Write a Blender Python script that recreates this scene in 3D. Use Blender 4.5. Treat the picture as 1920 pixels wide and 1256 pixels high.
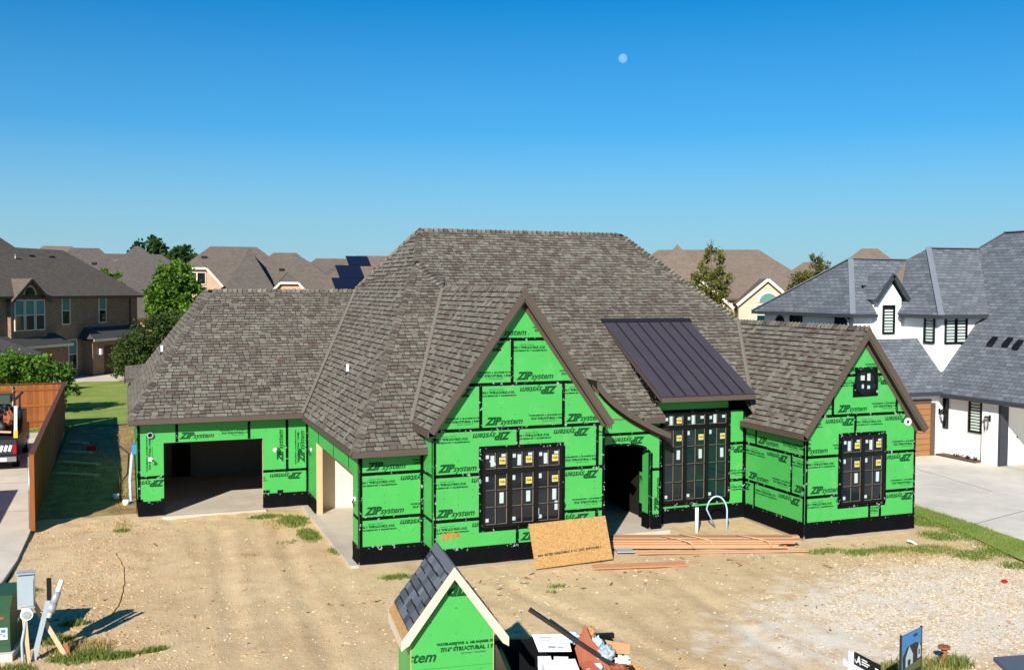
import bpy, bmesh, math, random
import numpy as np
from mathutils import Vector, Matrix, noise
rnd = random.Random(7)
R = math.radians
scene = bpy.context.scene
for o in list(bpy.data.objects): bpy.data.objects.remove(o)
COL = scene.collection

# ------------------------------------------------------------------ camera
CAM_Z = 7.542
PITCH, YAW, ROLL = R(2.583), R(20.764), R(0.206)
fw = Vector((math.sin(YAW)*math.cos(PITCH), math.cos(YAW)*math.cos(PITCH), -math.sin(PITCH)))
rt = Vector((math.cos(YAW), -math.sin(YAW), 0)); up = rt.cross(fw)
rt2 = rt*math.cos(ROLL)+up*math.sin(ROLL); up2 = -rt*math.sin(ROLL)+up*math.cos(ROLL)
cd = bpy.data.cameras.new('camera'); cam = bpy.data.objects.new('camera', cd); COL.objects.link(cam)
cd.sensor_fit = 'HORIZONTAL'; cd.sensor_width = 36; cd.lens = 36*1904.509/1920
cd.clip_start = .2; cd.clip_end = 6000
m3 = Matrix((rt2, up2, -fw)).transposed()
cam.matrix_world = Matrix.Translation((0, 0, CAM_Z)) @ m3.to_4x4()
scene.camera = cam
# ------------------------------------------------------------------ sky and sun
SUN_AZ, SUN_EL = R(55), R(29)          # direction the light travels: SUN_AZ from +X towards +Y
ld = Vector((math.cos(SUN_AZ)*math.cos(SUN_EL), math.sin(SUN_AZ)*math.cos(SUN_EL), -math.sin(SUN_EL)))
w = bpy.data.worlds.new('World'); scene.world = w; w.use_nodes = True
nt = w.node_tree; nt.nodes.clear()
sky = nt.nodes.new('ShaderNodeTexSky'); sky.sky_type = 'NISHITA'; sky.sun_disc = False
sky.sun_elevation = SUN_EL; sky.sun_rotation = math.atan2(-ld.x, -ld.y)
sky.altitude = 200; sky.air_density = 1.0; sky.dust_density = 0.0; sky.ozone_density = 3.0
hs = nt.nodes.new('ShaderNodeMix'); hs.data_type = 'RGBA'; hs.blend_type = 'MULTIPLY'; hs.inputs[0].default_value = 1
hs.inputs[7].default_value = (.0, .685, 1.09, 1)       # cool white balance of the whole sky
# pale haze towards the horizon, the same all the way round
wt = nt.nodes.new('ShaderNodeTexCoord'); wx = nt.nodes.new('ShaderNodeSeparateXYZ'); nt.links.new(wt.outputs['Generated'], wx.inputs[0])
wr = nt.nodes.new('ShaderNodeValToRGB'); e = wr.color_ramp.elements
e[0].position = 0; e[0].color = (.92, .92, .92, 1); e[1].position = .285; e[1].color = (0, 0, 0, 1)
e_ = e.new(.07); e_.color = (.62, .62, .62, 1); e_ = e.new(.15); e_.color = (.2, .2, .2, 1)
nt.links.new(wx.outputs[2], wr.inputs[0])
wm = nt.nodes.new('ShaderNodeMix'); wm.data_type = 'RGBA'; wm.inputs[7].default_value = (4.3, 5.75, 6.5, 1)
nt.links.new(wr.outputs[0], wm.inputs[0])
bg = nt.nodes.new('ShaderNodeBackground'); bg.inputs[1].default_value = .07
wo = nt.nodes.new('ShaderNodeOutputWorld')
nt.links.new(sky.outputs[0], hs.inputs[6]); nt.links.new(hs.outputs[2], wm.inputs[6]); nt.links.new(wm.outputs[2], bg.inputs[0]); nt.links.new(bg.outputs[0], wo.inputs[0])
sl = bpy.data.lights.new('sun', 'SUN'); sl.energy = 4.9; sl.angle = R(.5); sl.color = (1, .955, .88)
so = bpy.data.objects.new('sun', sl); COL.objects.link(so); so.location = (-20, -20, 40)
so.rotation_euler = ld.to_track_quat('-Z', 'Y').to_euler()
scene.view_settings.view_transform = 'Standard'; scene.view_settings.look = 'None'
scene.view_settings.exposure = 0.55; scene.view_settings.gamma = 1
scene.render.engine = 'CYCLES'

# ------------------------------------------------------------------ materials
def lin(r, g, b):
    f = lambda c: (c/255/12.92) if c <= 10 else ((c/255+.055)/1.055)**2.4
    return (f(r), f(g), f(b), 1)
class N:
    """small node-material builder"""
    def __init__(s, name, rough=.8, spec=.3, metal=0):
        s.m = bpy.data.materials.new(name); s.m.use_nodes = True; s.t = s.m.node_tree
        s.b = s.t.nodes['Principled BSDF']; s.b.inputs['Roughness'].default_value = rough
        s.b.inputs['Specular IOR Level'].default_value = spec; s.b.inputs['Metallic'].default_value = metal
        s.tc = s.t.nodes.new('ShaderNodeTexCoord')
    def n(s, t, **k):
        x = s.t.nodes.new(t)
        for a, b in k.items(): setattr(x, a, b)
        return x
    def l(s, a, b): s.t.links.new(a, b)
    def vec(s, src='Object', scale=(1, 1, 1), rot=(0, 0, 0)):
        mp = s.n('ShaderNodeMapping'); mp.inputs['Scale'].default_value = scale; mp.inputs['Rotation'].default_value = rot
        s.l(s.tc.outputs[src], mp.inputs[0]); return mp.outputs[0]
    def noise(s, v, scale, detail=4, rough=.55):
        x = s.n('ShaderNodeTexNoise'); x.inputs['Scale'].default_value = scale; x.inputs['Detail'].default_value = detail
        x.inputs['Roughness'].default_value = rough; s.l(v, x.inputs['Vector']); return x.outputs['Fac']
    def vor(s, v, scale, out='Distance', rand=1):
        x = s.n('ShaderNodeTexVoronoi'); x.inputs['Scale'].default_value = scale; x.inputs['Randomness'].default_value = rand
        s.l(v, x.inputs['Vector']); return x.outputs[out]
    def ramp(s, f, stops, interp='LINEAR'):
        x = s.n('ShaderNodeValToRGB'); x.color_ramp.interpolation = interp
        e = x.color_ramp.elements
        while len(e) < len(stops): e.new(.5)
        for i, (p, c) in enumerate(stops):
            e[i].position = p; e[i].color = c if hasattr(c, '__len__') else (c, c, c, 1)
        s.l(f, x.inputs[0]); return x.outputs[0]
    def mix(s, f, a, b, mode='MIX'):
        x = s.n('ShaderNodeMix', data_type='RGBA', blend_type=mode)
        for val, i in ((f, 0), (a, 6), (b, 7)):
            if hasattr(val, 'links'): s.l(val, x.inputs[i])
            elif i == 0: x.inputs[0].default_value = val
            else: x.inputs[i].default_value = val
        return x.outputs[2]
    def math(s, op, a, b=0, clamp=False):
        x = s.n('ShaderNodeMath', operation=op, use_clamp=clamp)
        for i, val in enumerate((a, b)):
            if hasattr(val, 'links'): s.l(val, x.inputs[i])
            else: x.inputs[i].default_value = val
        return x.outputs[0]
    def col(s, c):
        if hasattr(c, 'links'): s.l(c, s.b.inputs['Base Color'])
        else: s.b.inputs['Base Color'].default_value = c
        return s
    def bump(s, h, strength=.3, dist=.02):
        x = s.n('ShaderNodeBump'); x.inputs['Strength'].default_value = strength; x.inputs['Distance'].default_value = dist
        s.l(h, x.inputs['Height']); s.l(x.outputs[0], s.b.inputs['Normal']); return s
    def rough(s, r): s.l(r, s.b.inputs['Roughness']); return s
def K(c, k): return (c[0]*k, c[1]*k, c[2]*k, 1)
MAT = {}
def plain(name, c, rough=.7, spec=.3, metal=0, var=.12, scale=6, bump=0):
    n = N(name, rough, spec, metal); v = n.vec()
    f = n.noise(v, scale, 5)
    n.col(n.mix(f, K(c, 1-var), K(c, 1+var)))
    if bump: n.bump(n.noise(v, scale*4, 4), bump, .01)
    MAT[name] = n.m; return n.m

# zip sheathing
n = N('zip_green', .42, .35); v = n.vec()
g = lin(70, 168, 80)
f1 = n.noise(v, 1.2, 4); f2 = n.noise(v, 40, 3)
c = n.mix(f1, K(g, .9), K(g, 1.08)); c = n.mix(n.ramp(f2, [(.55, 0), (.75, .35)]), c, K(lin(84, 186, 98), 1))
sz = n.n('ShaderNodeSeparateXYZ'); n.l(v, sz.inputs[0])
du_ = n.math('SUBTRACT', n.math('FRACT', n.math('DIVIDE', n.math('ADD', sz.outputs[0], sz.outputs[1]), .406)), .5); dv_ = n.math('SUBTRACT', n.math('FRACT', n.math('DIVIDE', sz.outputs[2], .2)), .5)
dd_ = n.math('ADD', n.math('MULTIPLY', n.math('MULTIPLY', du_, du_), 4.1), n.math('MULTIPLY', dv_, dv_))
nail = n.math('MULTIPLY', n.math('LESS_THAN', dd_, .006), n.ramp(n.noise(v, 3.1, 2), [(.45, 0), (.55, .8)]))
c = n.mix(nail, c, lin(24, 90, 44))          # fastener heads
dust = n.noise(n.vec(scale=(1, 1, .6)), 2.3, 6, .7); c = n.mix(n.ramp(dust, [(.55, 0), (.8, .3)]), c, lin(150, 176, 130))
n.col(c).bump(f2, .08, .004); MAT['zip'] = n.m
plain('zip_edge', lin(205, 165, 105), .85)
n = N('zip_ink', .6, .2); v = n.vec(); f = n.noise(v, 60, 2)
n.col(n.mix(f, lin(8, 60, 27), lin(14, 76, 36))); MAT['ink'] = n.m
plain('spray_orange', lin(205, 92, 40), .7)
# tape
n = N('seam_tape', .6, .1); v = n.vec()
f = n.noise(v, 5, 3, .6); f2 = n.noise(v, 17, 2, .5)
c = n.mix(n.ramp(n.math('MULTIPLY', f, f2), [(.34, 0), (.385, 1)]), lin(9, 11, 11), lin(150, 158, 165))
n.col(c); MAT['tape'] = n.m
n = N('foundation_wrap', .7, .06); v = n.vec(scale=(1, 1, .5))
f = n.noise(v, 2.5, 5, .6); n.col(n.mix(f, lin(8, 9, 12), lin(15, 16, 20))).bump(f, .6, .06); MAT['wrap'] = n.m
# shingles with colour attribute
def shingle_mat(name, gran=160):
    n = N(name, .92, .15); at = n.n('ShaderNodeAttribute', attribute_name='Col'); v = n.vec()
    f = n.noise(v, gran, 2); big = n.noise(v, .6, 3)
    c = n.mix(n.ramp(f, [(.3, .72), (.7, 1.22)]), (0, 0, 0, 1), at.outputs['Color'], 'MULTIPLY')
    x = n.n('ShaderNodeMix', data_type='RGBA', blend_type='MULTIPLY'); x.inputs[0].default_value = 1
    n.l(at.outputs['Color'], x.inputs[6]); n.l(n.ramp(f, [(.3, .72), (.7, 1.2)]), x.inputs[7])
    y = n.n('ShaderNodeMix', data_type='RGBA', blend_type='MULTIPLY'); y.inputs[0].default_value = 1
    n.l(x.outputs[2], y.inputs[6]); n.l(n.ramp(big, [(.3, .9), (.7, 1.08)]), y.inputs[7])
    n.col(y.outputs[2]).bump(f, .25, .003); MAT[name] = n.m
shingle_mat('shingle')
n = N('cap_shingle', .92, .15); oi = n.n('ShaderNodeObjectInfo'); v = n.vec()
f = n.noise(v, 150, 2)
c = n.mix(oi.outputs['Random'], lin(84, 78, 70), lin(138, 131, 119)); c = n.mix(n.ramp(f, [(.3, 0), (.7, .35)]), c, lin(82, 75, 68))
n.col(c); MAT['cap'] = n.m
plain('roof_underlay', lin(34, 30, 26), .95, .1)
n = N('cap_shingle_slate', .92, .15); oi = n.n('ShaderNodeObjectInfo')
n.col(n.mix(oi.outputs['Random'], lin(66, 70, 76), lin(100, 106, 114))); MAT['cap_slate'] = n.m
plain('fascia', lin(84, 73, 64), .55, .35, var=.06)
plain('soffit', lin(60, 50, 44), .7)
plain('valley_slate', lin(112, 118, 126), .8); plain('valley_metal', lin(120, 112, 101), .5, .4)
n = N('metal_roof', .55, .3, 0); v = n.vec(); n.col(n.mix(n.noise(v, 1.5, 4), lin(62, 57, 64), lin(72, 66, 74))); MAT['metal_roof'] = n.m
plain('metal_seam', lin(36, 34, 40), .5, .3)
# glass & windows
n = N('dark_glass', .06, .55); v = n.vec(); oi = n.n('ShaderNodeObjectInfo'); c = n.mix(n.noise(v, .8, 3), lin(9, 16, 24), lin(16, 34, 46)); n.col(n.mix(oi.outputs['Random'], c, lin(30, 30, 34))).bump(n.noise(v, 1.6, 2), .03, .05); MAT['glass'] = n.m  # navy tones put reflected sky into the pane colour
n = N('teal_glass', .06, .55); v = n.vec(); oi = n.n('ShaderNodeObjectInfo'); c = n.mix(n.noise(v, .9, 3), lin(8, 28, 38), lin(14, 50, 48)); n.col(n.mix(oi.outputs['Random'], c, lin(30, 38, 38))).bump(n.noise(v, 1.4, 2), .03, .05); MAT['glass_teal'] = n.m
plain('window_black', lin(10, 10, 11), .4, .4)
plain('spacer', lin(120, 105, 90), .5)
plain('sticker_white', lin(172, 188, 184), .6)
plain('sticker_yellow', lin(202, 180, 52), .5)
plain('pvc_white', lin(235, 235, 232), .4)
plain('pex_blue', lin(175, 205, 232), .4)
plain('black_plastic', lin(20, 20, 22), .5)
# timber
n = N('lumber', .75, .25); v = n.vec(scale=(1, 12, 12)); f = n.noise(v, 2.2, 6, .65); oi = n.n('ShaderNodeObjectInfo')
c = n.mix(f, lin(186, 136, 98), lin(214, 174, 134)); c = n.mix(n.math('MULTIPLY', oi.outputs['Random'], .5), c, lin(170, 100, 70))
n.col(c).bump(f, .2, .004); MAT['lumber'] = n.m
n = N('pale_lumber', .75, .25); v = n.vec(scale=(12, 12, 1)); f = n.noise(v, 2.2, 6, .65)
n.col(n.mix(f, lin(190, 150, 112), lin(222, 188, 150))); MAT['pale_lumber'] = n.m
n = N('osb', .8, .2); v = n.vec(scale=(1, 1, 2.2)); vo = n.vor(v, 20, 'Color'); f = n.noise(v, 30, 5, .7)
sep = n.n('ShaderNodeSeparateColor'); n.l(vo, sep.inputs[0])
c = n.mix(sep.outputs[0], lin(176, 136, 82), lin(204, 166, 110)); c = n.mix(n.ramp(f, [(.35, .75), (.6, 0)]), c, lin(136, 92, 50))
n.col(c); MAT['osb'] = n.m
plain('primed_trim', lin(214, 198, 172), .6, .3, var=.04)
# fence
n = N('fence_wood', .8, .2); v = n.vec(scale=(6, 6, .5)); f = n.noise(v, 3, 5, .6); oi = n.n('ShaderNodeObjectInfo')
c = n.mix(f, lin(104, 56, 26), lin(150, 88, 44)); c = n.mix(n.math('MULTIPLY', oi.outputs['Random'], .45), c, lin(172, 108, 58))
n.col(c).bump(f, .3, .01); MAT['fence'] = n.m
plain('fence_cap', lin(98, 62, 42), .75)
plain('steel_post', lin(150, 148, 142), .4, .5, .6)
# masonry
def brickm(name, c1, c2, mort, sc=4.2):
    n = N(name, .9, .15); b = n.n('ShaderNodeTexBrick'); b.inputs['Scale'].default_value = sc
    b.inputs['Color1'].default_value = c1; b.inputs['Color2'].default_value = c2; b.inputs['Mortar'].default_value = mort
    b.inputs['Mortar Size'].default_value = .02; b.inputs['Bias'].default_value = -.1
    n.l(n.tc.outputs['UV'], b.inputs['Vector']); f = n.noise(n.vec('UV'), 1.5, 4)
    n.col(n.mix(n.ramp(f, [(.3, 0), (.75, .5)]), b.outputs['Color'], c2)); MAT[name] = n.m
brickm('brick_brown', lin(162, 132, 106), lin(120, 92, 73), lin(150, 134, 118))
brickm('brick_tan', lin(205, 170, 135), lin(182, 142, 108), lin(198, 180, 155))
brickm('stone_cream', lin(206, 190, 164), lin(188, 168, 138), lin(196, 184, 162), 1.6)
def roofm(name, cs, w=.34, h=.145):
    n = N(name, .92, .15); b = n.n('ShaderNodeTexBrick'); b.offset = .5; b.inputs['Scale'].default_value = 1
    b.inputs['Brick Width'].default_value = w; b.inputs['Row Height'].default_value = h; b.inputs['Mortar Size'].default_value = .018
    b.inputs['Color1'].default_value = cs[0]; b.inputs['Color2'].default_value = cs[1]; b.inputs['Mortar'].default_value = cs[2]
    b.inputs['Mortar Smooth'].default_value = .2
    n.l(n.tc.outputs['UV'], b.inputs['Vector']); f = n.noise(n.vec('UV', (.9, 3, 1)), 3, 4, .7)
    c = n.mix(n.ramp(f, [(.35, 0), (.7, .8)]), b.outputs['Color'], cs[3])
    n.col(c).bump(b.outputs['Fac'], -.5, .02); MAT[name] = n.m
roofm('roof_brown', (lin(118, 107, 97), lin(94, 85, 77), lin(68, 62, 56), lin(108, 98, 89)))
roofm('roof_grey_brown', (lin(106, 99, 93), lin(84, 78, 73), lin(60, 56, 53), lin(96, 89, 84)))
roofm('roof_taupe', (lin(130, 116, 103), lin(108, 96, 85), lin(80, 71, 63), lin(120, 106, 94)))
roofm('roof_blue_grey', (lin(118, 123, 129), lin(82, 87, 93), lin(50, 53, 58), lin(102, 107, 113)), .42, .2)
plain('stucco_white', lin(238, 237, 234), .85, .2, var=.02, scale=20, bump=.05)
plain('trim_cream', lin(226, 212, 190), .7)
plain('trim_brown', lin(88, 72, 60), .7)
plain('gutter_dark', lin(56, 60, 66), .5)
plain('blind', lin(84, 128, 120), .5)
plain('shutter_slat', lin(190, 205, 196), .6)
n = N('garage_wood', .6, .3); v = n.vec(scale=(1, 1, 14)); f = n.noise(v, 2, 4); n.col(n.mix(f, lin(138, 96, 58), lin(160, 114, 70))); MAT['garage_wood'] = n.m
plain('garage_brown', lin(70, 48, 38), .7)
plain('solar', lin(22, 28, 48), .25, .5)
# ground
n = N('dirt', .97, .1); v = n.vec('Object')
big = n.noise(v, .22, 5, .6); mid = n.noise(v, 1.6, 6, .65); fine = n.noise(v, 14, 6, .7); grit = n.vor(v, 26)
c = n.mix(n.ramp(big, [(.3, 0), (.7, 1)]), lin(204, 172, 129), lin(221, 193, 150))
c = n.mix(n.ramp(mid, [(.44, 0), (.74, .7)]), c, lin(180, 148, 108))
c = n.mix(n.ramp(fine, [(.4, 0), (.75, .55)]), c, lin(232, 208, 170))
c = n.mix(n.ramp(fine, [(.22, .45), (.38, 0)]), c, lin(160, 128, 92))
trk = n.noise(n.vec(scale=(1.1, .16, 1), rot=(0, 0, .25)), 1.1, 5, .6); c = n.mix(n.ramp(trk, [(.5, 0), (.7, .4)]), c, lin(170, 138, 100))
# limestone dust spread towards the street on the right
sx = n.n('ShaderNodeSeparateXYZ'); n.l(v, sx.inputs[0])
dx = n.math('DIVIDE', n.math('SUBTRACT', sx.outputs[0], 18.0), 6.5); dy = n.math('DIVIDE', n.math('SUBTRACT', sx.outputs[1], 18.6), 3.8)
dd = n.math('ADD', n.math('MULTIPLY', dx, dx), n.math('MULTIPLY', dy, dy))
dd = n.math('ADD', dd, n.math('MULTIPLY', n.math('SUBTRACT', mid, .5), 2.2))
dd = n.math('ADD', dd, n.math('MULTIPLY', n.math('SUBTRACT', big, .5), 2.0))
c = n.mix(n.ramp(dd, [(.3, .9), (1.25, 0)]), c, lin(230, 218, 200))
sy = n.math('MULTIPLY', n.math('GREATER_THAN', sx.outputs[1], 36.2), n.math('LESS_THAN', sx.outputs[0], 3))
shade_soil = n.mix(n.ramp(mid, [(.4, 0), (.6, 1)]), lin(118, 92, 62), lin(156, 134, 84))     # rough side yard ground, colour darkened to deepen the shade there
c = n.mix(n.math('MULTIPLY', sy, .85), c, shade_soil)
n.col(c).bump(n.math('ADD', n.math('MULTIPLY', mid, .6), n.math('ADD', fine, n.math('MULTIPLY', grit, .25))), .6, .05); MAT['dirt'] = n.m
def grassm(name, a, b, d):
    n = N(name, .95, .1); v = n.vec(); f = n.noise(v, .5, 5); f2 = n.noise(v, 18, 5, .7)
    c = n.mix(n.ramp(f, [(.35, 0), (.65, 1)]), a, b); c = n.mix(n.ramp(f2, [(.35, .7), (.6, 0)]), c, d)
    n.col(c).bump(f2, .6, .05); MAT[name] = n.m
grassm('lawn', lin(132, 158, 66), lin(174, 176, 98), lin(84, 108, 44))
grassm('far_ground', lin(118, 124, 78), lin(136, 128, 96), lin(80, 88, 50))
def conc(name, c, joint=0):
    n = N(name, .85, .2); v = n.vec(); f = n.noise(v, .45, 8, .7); f2 = n.noise(v, 30, 3)
    x = n.mix(n.ramp(f, [(.3, 0), (.7, 1)]), K(c, .74), K(c, 1.08)); x = n.mix(n.ramp(f2, [(.5, 0), (.8, .25)]), x, K(c, .8)); n.col(x).bump(f2, .1, .004); MAT[name] = n.m
conc('concrete', lin(218, 205, 186)); conc('slab', lin(196, 184, 166)); conc('driveway', lin(220, 212, 198))
conc('stem_concrete', lin(158, 146, 128)); conc('interior_floor', lin(204, 192, 172))
plain('drywall', lin(228, 212, 188), .9, .1, var=.04)
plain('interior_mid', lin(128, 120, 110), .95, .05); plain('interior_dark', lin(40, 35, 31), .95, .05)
plain('asphalt', lin(70, 68, 66), .95)
def leafm(name, a, b):
    n = N(name, .6, .3); oi = n.n('ShaderNodeAttribute', attribute_name='Col')
    sp = n.n('ShaderNodeSeparateColor'); n.l(oi.outputs['Color'], sp.inputs[0])
    n.col(n.mix(sp.outputs[0], a, b)); n.b.inputs['Subsurface Weight'].default_value = 0
    tr = n.n('ShaderNodeBsdfTranslucent'); n.l(n.mix(sp.outputs[0], a, b), tr.inputs[0])
    ms = n.n('ShaderNodeMixShader'); ms.inputs[0].default_value = .3
    out = n.t.nodes['Material Output']; n.l(n.b.outputs[0], ms.inputs[1]); n.l(tr.outputs[0], ms.inputs[2]); n.l(ms.outputs[0], out.inputs[0]); MAT[name] = n.m
leafm('leaf_bright', lin(52, 86, 22), lin(112, 150, 42)); leafm('leaf_dark', lin(38, 56, 24), lin(84, 104, 44))
leafm('leaf_olive', lin(60, 72, 26), lin(126, 124, 52)); leafm('leaf_far', lin(34, 60, 28), lin(66, 96, 44))
leafm('grass_blade', lin(66, 98, 32), lin(150, 160, 78)); leafm('dry_grass', lin(150, 128, 76), lin(196, 176, 118))
plain('bark', lin(88, 72, 58), .9)
n = N('gravel', .95, .15); at_ = n.n('ShaderNodeAttribute', attribute_name='Col'); n.col(at_.outputs['Color']); MAT['gravel'] = n.m
n = N('vertex_paint', .7, .25); at_ = n.n('ShaderNodeAttribute', attribute_name='Col'); n.col(at_.outputs['Color']); MAT['vcol'] = n.m
plain('paint_black', lin(18, 18, 20), .35, .5); plain('paint_white', lin(225, 226, 228), .4, .4)
plain('chrome', lin(190, 190, 192), .25, .5, .9); plain('rubber', lin(22, 22, 22), .85); plain('lamp_red', lin(150, 22, 18), .25, .5)
plain('yellow_paint', lin(222, 180, 40), .5); plain('box_grey', lin(158, 170, 176), .45, .4); plain('meter_silver', lin(182, 184, 186), .35, .5, .4)
plain('transformer_green', lin(46, 80, 52), .5, .4); plain('rust', lin(140, 88, 62), .85, .2, var=.3, scale=20)
plain('tarp_blue', lin(30, 70, 130), .45); plain('cardboard', lin(176, 134, 92), .9); plain('rust_board', lin(150, 82, 54), .7)
plain('red_plastic', lin(200, 24, 34), .4); plain('paper', lin(238, 240, 242), .8, .1, var=.02); plain('ink_grey', lin(120, 124, 130), .8)
plain('pole_black', lin(44, 42, 42), .4); plain('truck_red', lin(52, 20, 20), .3, .5); plain('sign_blue', lin(66, 128, 180), .5); plain('sign_dark', lin(40, 44, 52), .5)
plain('sign_green', lin(92, 104, 60), .6); plain('moss_green', lin(58, 70, 60), .6); plain('iron', lin(40, 40, 42), .5, .5, .6)
plain('string_tan', lin(196, 160, 96), .8); plain('shade_cloth', lin(74, 84, 98), .8)
n = N('moon', .9, 0); v = n.vec(); f = n.noise(v, .18, 4, .6)
df = n.n('ShaderNodeBsdfDiffuse'); n.l(n.mix(n.ramp(f, [(.42, 0), (.6, 1)]), (.05, .05, .048, 1), (.085, .083, .078, 1)), df.inputs[0])
tp = n.n('ShaderNodeBsdfTransparent'); ad = n.n('ShaderNodeAddShader')
n.l(df.outputs[0], ad.inputs[0]); n.l(tp.outputs[0], ad.inputs[1]); n.l(ad.outputs[0], n.t.nodes['Material Output'].inputs[0]); MAT['moon'] = n.m

# ------------------------------------------------------------------ object helpers
def tag(o, label=None, cat=None, group=None, kind=None):
    if label: o['label'] = label
    if cat: o['category'] = cat
    if group: o['group'] = group
    if kind: o['kind'] = kind
    return o
WORLDP = {}
def link(name, data, parent=None):
    o = bpy.data.objects.new(name, data); COL.objects.link(o)
    if parent is not None:
        o.parent = parent
        if parent.name in WORLDP: o.matrix_parent_inverse = WORLDP[parent.name]
    return o
def empty(name, loc=(0, 0, 0), rz=0, label=None, cat=None, group=None, world=False):
    """a thing's root; world=True: its parts are given in world coordinates"""
    o = link(name, None); o.location = loc; o.rotation_euler = (0, 0, rz); o.empty_display_size = .3
    if world: WORLDP[o.name] = (Matrix.Translation(loc) @ Matrix.Rotation(rz, 4, 'Z')).inverted()
    return tag(o, label, cat, group)
class MB:
    def __init__(s): s.v = []; s.f = []; s.mi = []; s.uv = []; s.c = []; s.cur = 0; s.cc = None; s.sm = []
    def poly(s, pts, uv=None, smooth=False):
        i = len(s.v); s.v += [tuple(p) for p in pts]; s.f.append(tuple(range(i, i+len(pts)))); s.mi.append(s.cur)
        s.uv.append(uv); s.c.append(s.cc); s.sm.append(smooth); return s
    def hexa(s, p, faces='btfrkl'):
        # p: 4 bottom (ccw from above) + 4 top
        i = len(s.v); s.v += [tuple(q) for q in p]
        for q in ((3, 2, 1, 0), (4, 5, 6, 7), (0, 1, 5, 4), (1, 2, 6, 5), (2, 3, 7, 6), (3, 0, 4, 7)):
            s.f.append(tuple(i+k for k in q)); s.mi.append(s.cur); s.uv.append(None); s.c.append(s.cc); s.sm.append(False)
        return s
    def box(s, x0, x1, y0, y1, z0, z1):
        return s.hexa([(x0, y0, z0), (x1, y0, z0), (x1, y1, z0), (x0, y1, z0), (x0, y0, z1), (x1, y0, z1), (x1, y1, z1), (x0, y1, z1)])
    def boxm(s, M, sx, sy, sz):
        h = [(-1, -1, -1), (1, -1, -1), (1, 1, -1), (-1, 1, -1), (-1, -1, 1), (1, -1, 1), (1, 1, 1), (-1, 1, 1)]
        return s.hexa([M @ Vector((a*sx/2, b*sy/2, c*sz/2)) for a, b, c in h])
    def bar(s, a, b, w, h, upv=(0, 0, 1)):
        a = Vector(a); b = Vector(b); d = (b-a); L = d.length; d.normalize(); u = Vector(upv); sd = d.cross(u)
        if sd.length < 1e-4: sd = d.cross(Vector((1, 0, 0)))
        sd.normalize(); u = sd.cross(d)
        M = Matrix((d, sd, u)).transposed().to_4x4(); M.translation = (a+b)/2
        return s.boxm(M, L, w, h)
    def tube(s, pts, r, k=8, caps=True):
        pts = [Vector(p) for p in pts]; rs = r if hasattr(r, '__len__') else [r]*len(pts); base = len(s.v)
        prev = None
        for j, p in enumerate(pts):
            d = (pts[min(j+1, len(pts)-1)]-pts[max(j-1, 0)]).normalized()
            if prev is None: a = d.orthogonal().normalized()
            else: a = (prev-d*prev.dot(d)).normalized()
            prev = a; b = d.cross(a)
            for i in range(k):
                t = 2*math.pi*i/k; s.v.append(tuple(p+(a*math.cos(t)+b*math.sin(t))*rs[j]))
        for j in range(len(pts)-1):
            for i in range(k):
                q = (base+j*k+i, base+j*k+(i+1) % k, base+(j+1)*k+(i+1) % k, base+(j+1)*k+i)
                s.f.append(q); s.mi.append(s.cur); s.uv.append(None); s.c.append(s.cc); s.sm.append(True)
        if caps:
            for q in (tuple(range(base+k-1, base-1, -1)), tuple(base+(len(pts)-1)*k+i for i in range(k))):
                s.f.append(q); s.mi.append(s.cur); s.uv.append(None); s.c.append(s.cc); s.sm.append(False)
        return s
    def prism(s, pts, off):
        """closed polygon (list of 3d pts) extruded by vector off"""
        pts = [Vector(p) for p in pts]; off = Vector(off); k = len(pts)
        s.poly(pts); s.poly([p+off for p in reversed(pts)])
        for i in range(k): s.poly([pts[(i+1) % k], pts[i], pts[i]+off, pts[(i+1) % k]+off])
        return s
    def mesh(s, name, mats):
        me = bpy.data.meshes.new(name); me.from_pydata(s.v, [], s.f)
        for m in (mats if isinstance(mats, (list, tuple)) else [mats]): me.materials.append(MAT[m] if isinstance(m, str) else m)
        if any(s.mi): me.polygons.foreach_set('material_index', s.mi)
        if any(s.sm): me.polygons.foreach_set('use_smooth', s.sm)
        if any(u is not None for u in s.uv):
            ul = me.uv_layers.new(name='UV'); arr = []
            for f, u in zip(s.f, s.uv):
                for k in range(len(f)): arr += list(u[k]) if u else [0, 0]
            ul.data.foreach_set('uv', arr)
        if any(c is not None for c in s.c):
            ca = me.color_attributes.new('Col', 'FLOAT_COLOR', 'CORNER'); arr = []
            for f, c in zip(s.f, s.c):
                c = c or (1, 1, 1, 1)
                arr += list(c[:4])*len(f)
            ca.data.foreach_set('color', arr)
        me.validate(); me.update(); return me
    def build(s, name, mats, parent=None):
        return link(name, s.mesh(name, mats), parent)
def fix(o):
    bm = bmesh.new(); bm.from_mesh(o.data); bmesh.ops.recalc_face_normals(bm, faces=bm.faces); bm.to_mesh(o.data); bm.free(); return o
def uvpoly(mb, pts):
    """add polygon with metric uv: u along the horizontal, v up the slope"""
    P = [Vector(p) for p in pts]; nn = Vector((0, 0, 0))
    for i in range(len(P)):
        a, b = P[i], P[(i+1) % len(P)]
        nn += Vector(((a.y-b.y)*(a.z+b.z), (a.z-b.z)*(a.x+b.x), (a.x-b.x)*(a.y+b.y)))
    nn.normalize()
    if nn.z < -1e-6: P.reverse(); nn = -nn
    u = Vector((0, 0, 1)).cross(nn)
    u = u.normalized() if u.length > 1e-4 else Vector((1, 0, 0))
    v = nn.cross(u)
    mb.poly(P, [(p.dot(u), p.dot(v)) for p in P]); return mb
def board(name, a, b, w, h, mat, parent, upv=(0, 0, 1)):
    return MB().bar(a, b, w, h, upv).build(name, mat, parent)
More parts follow.
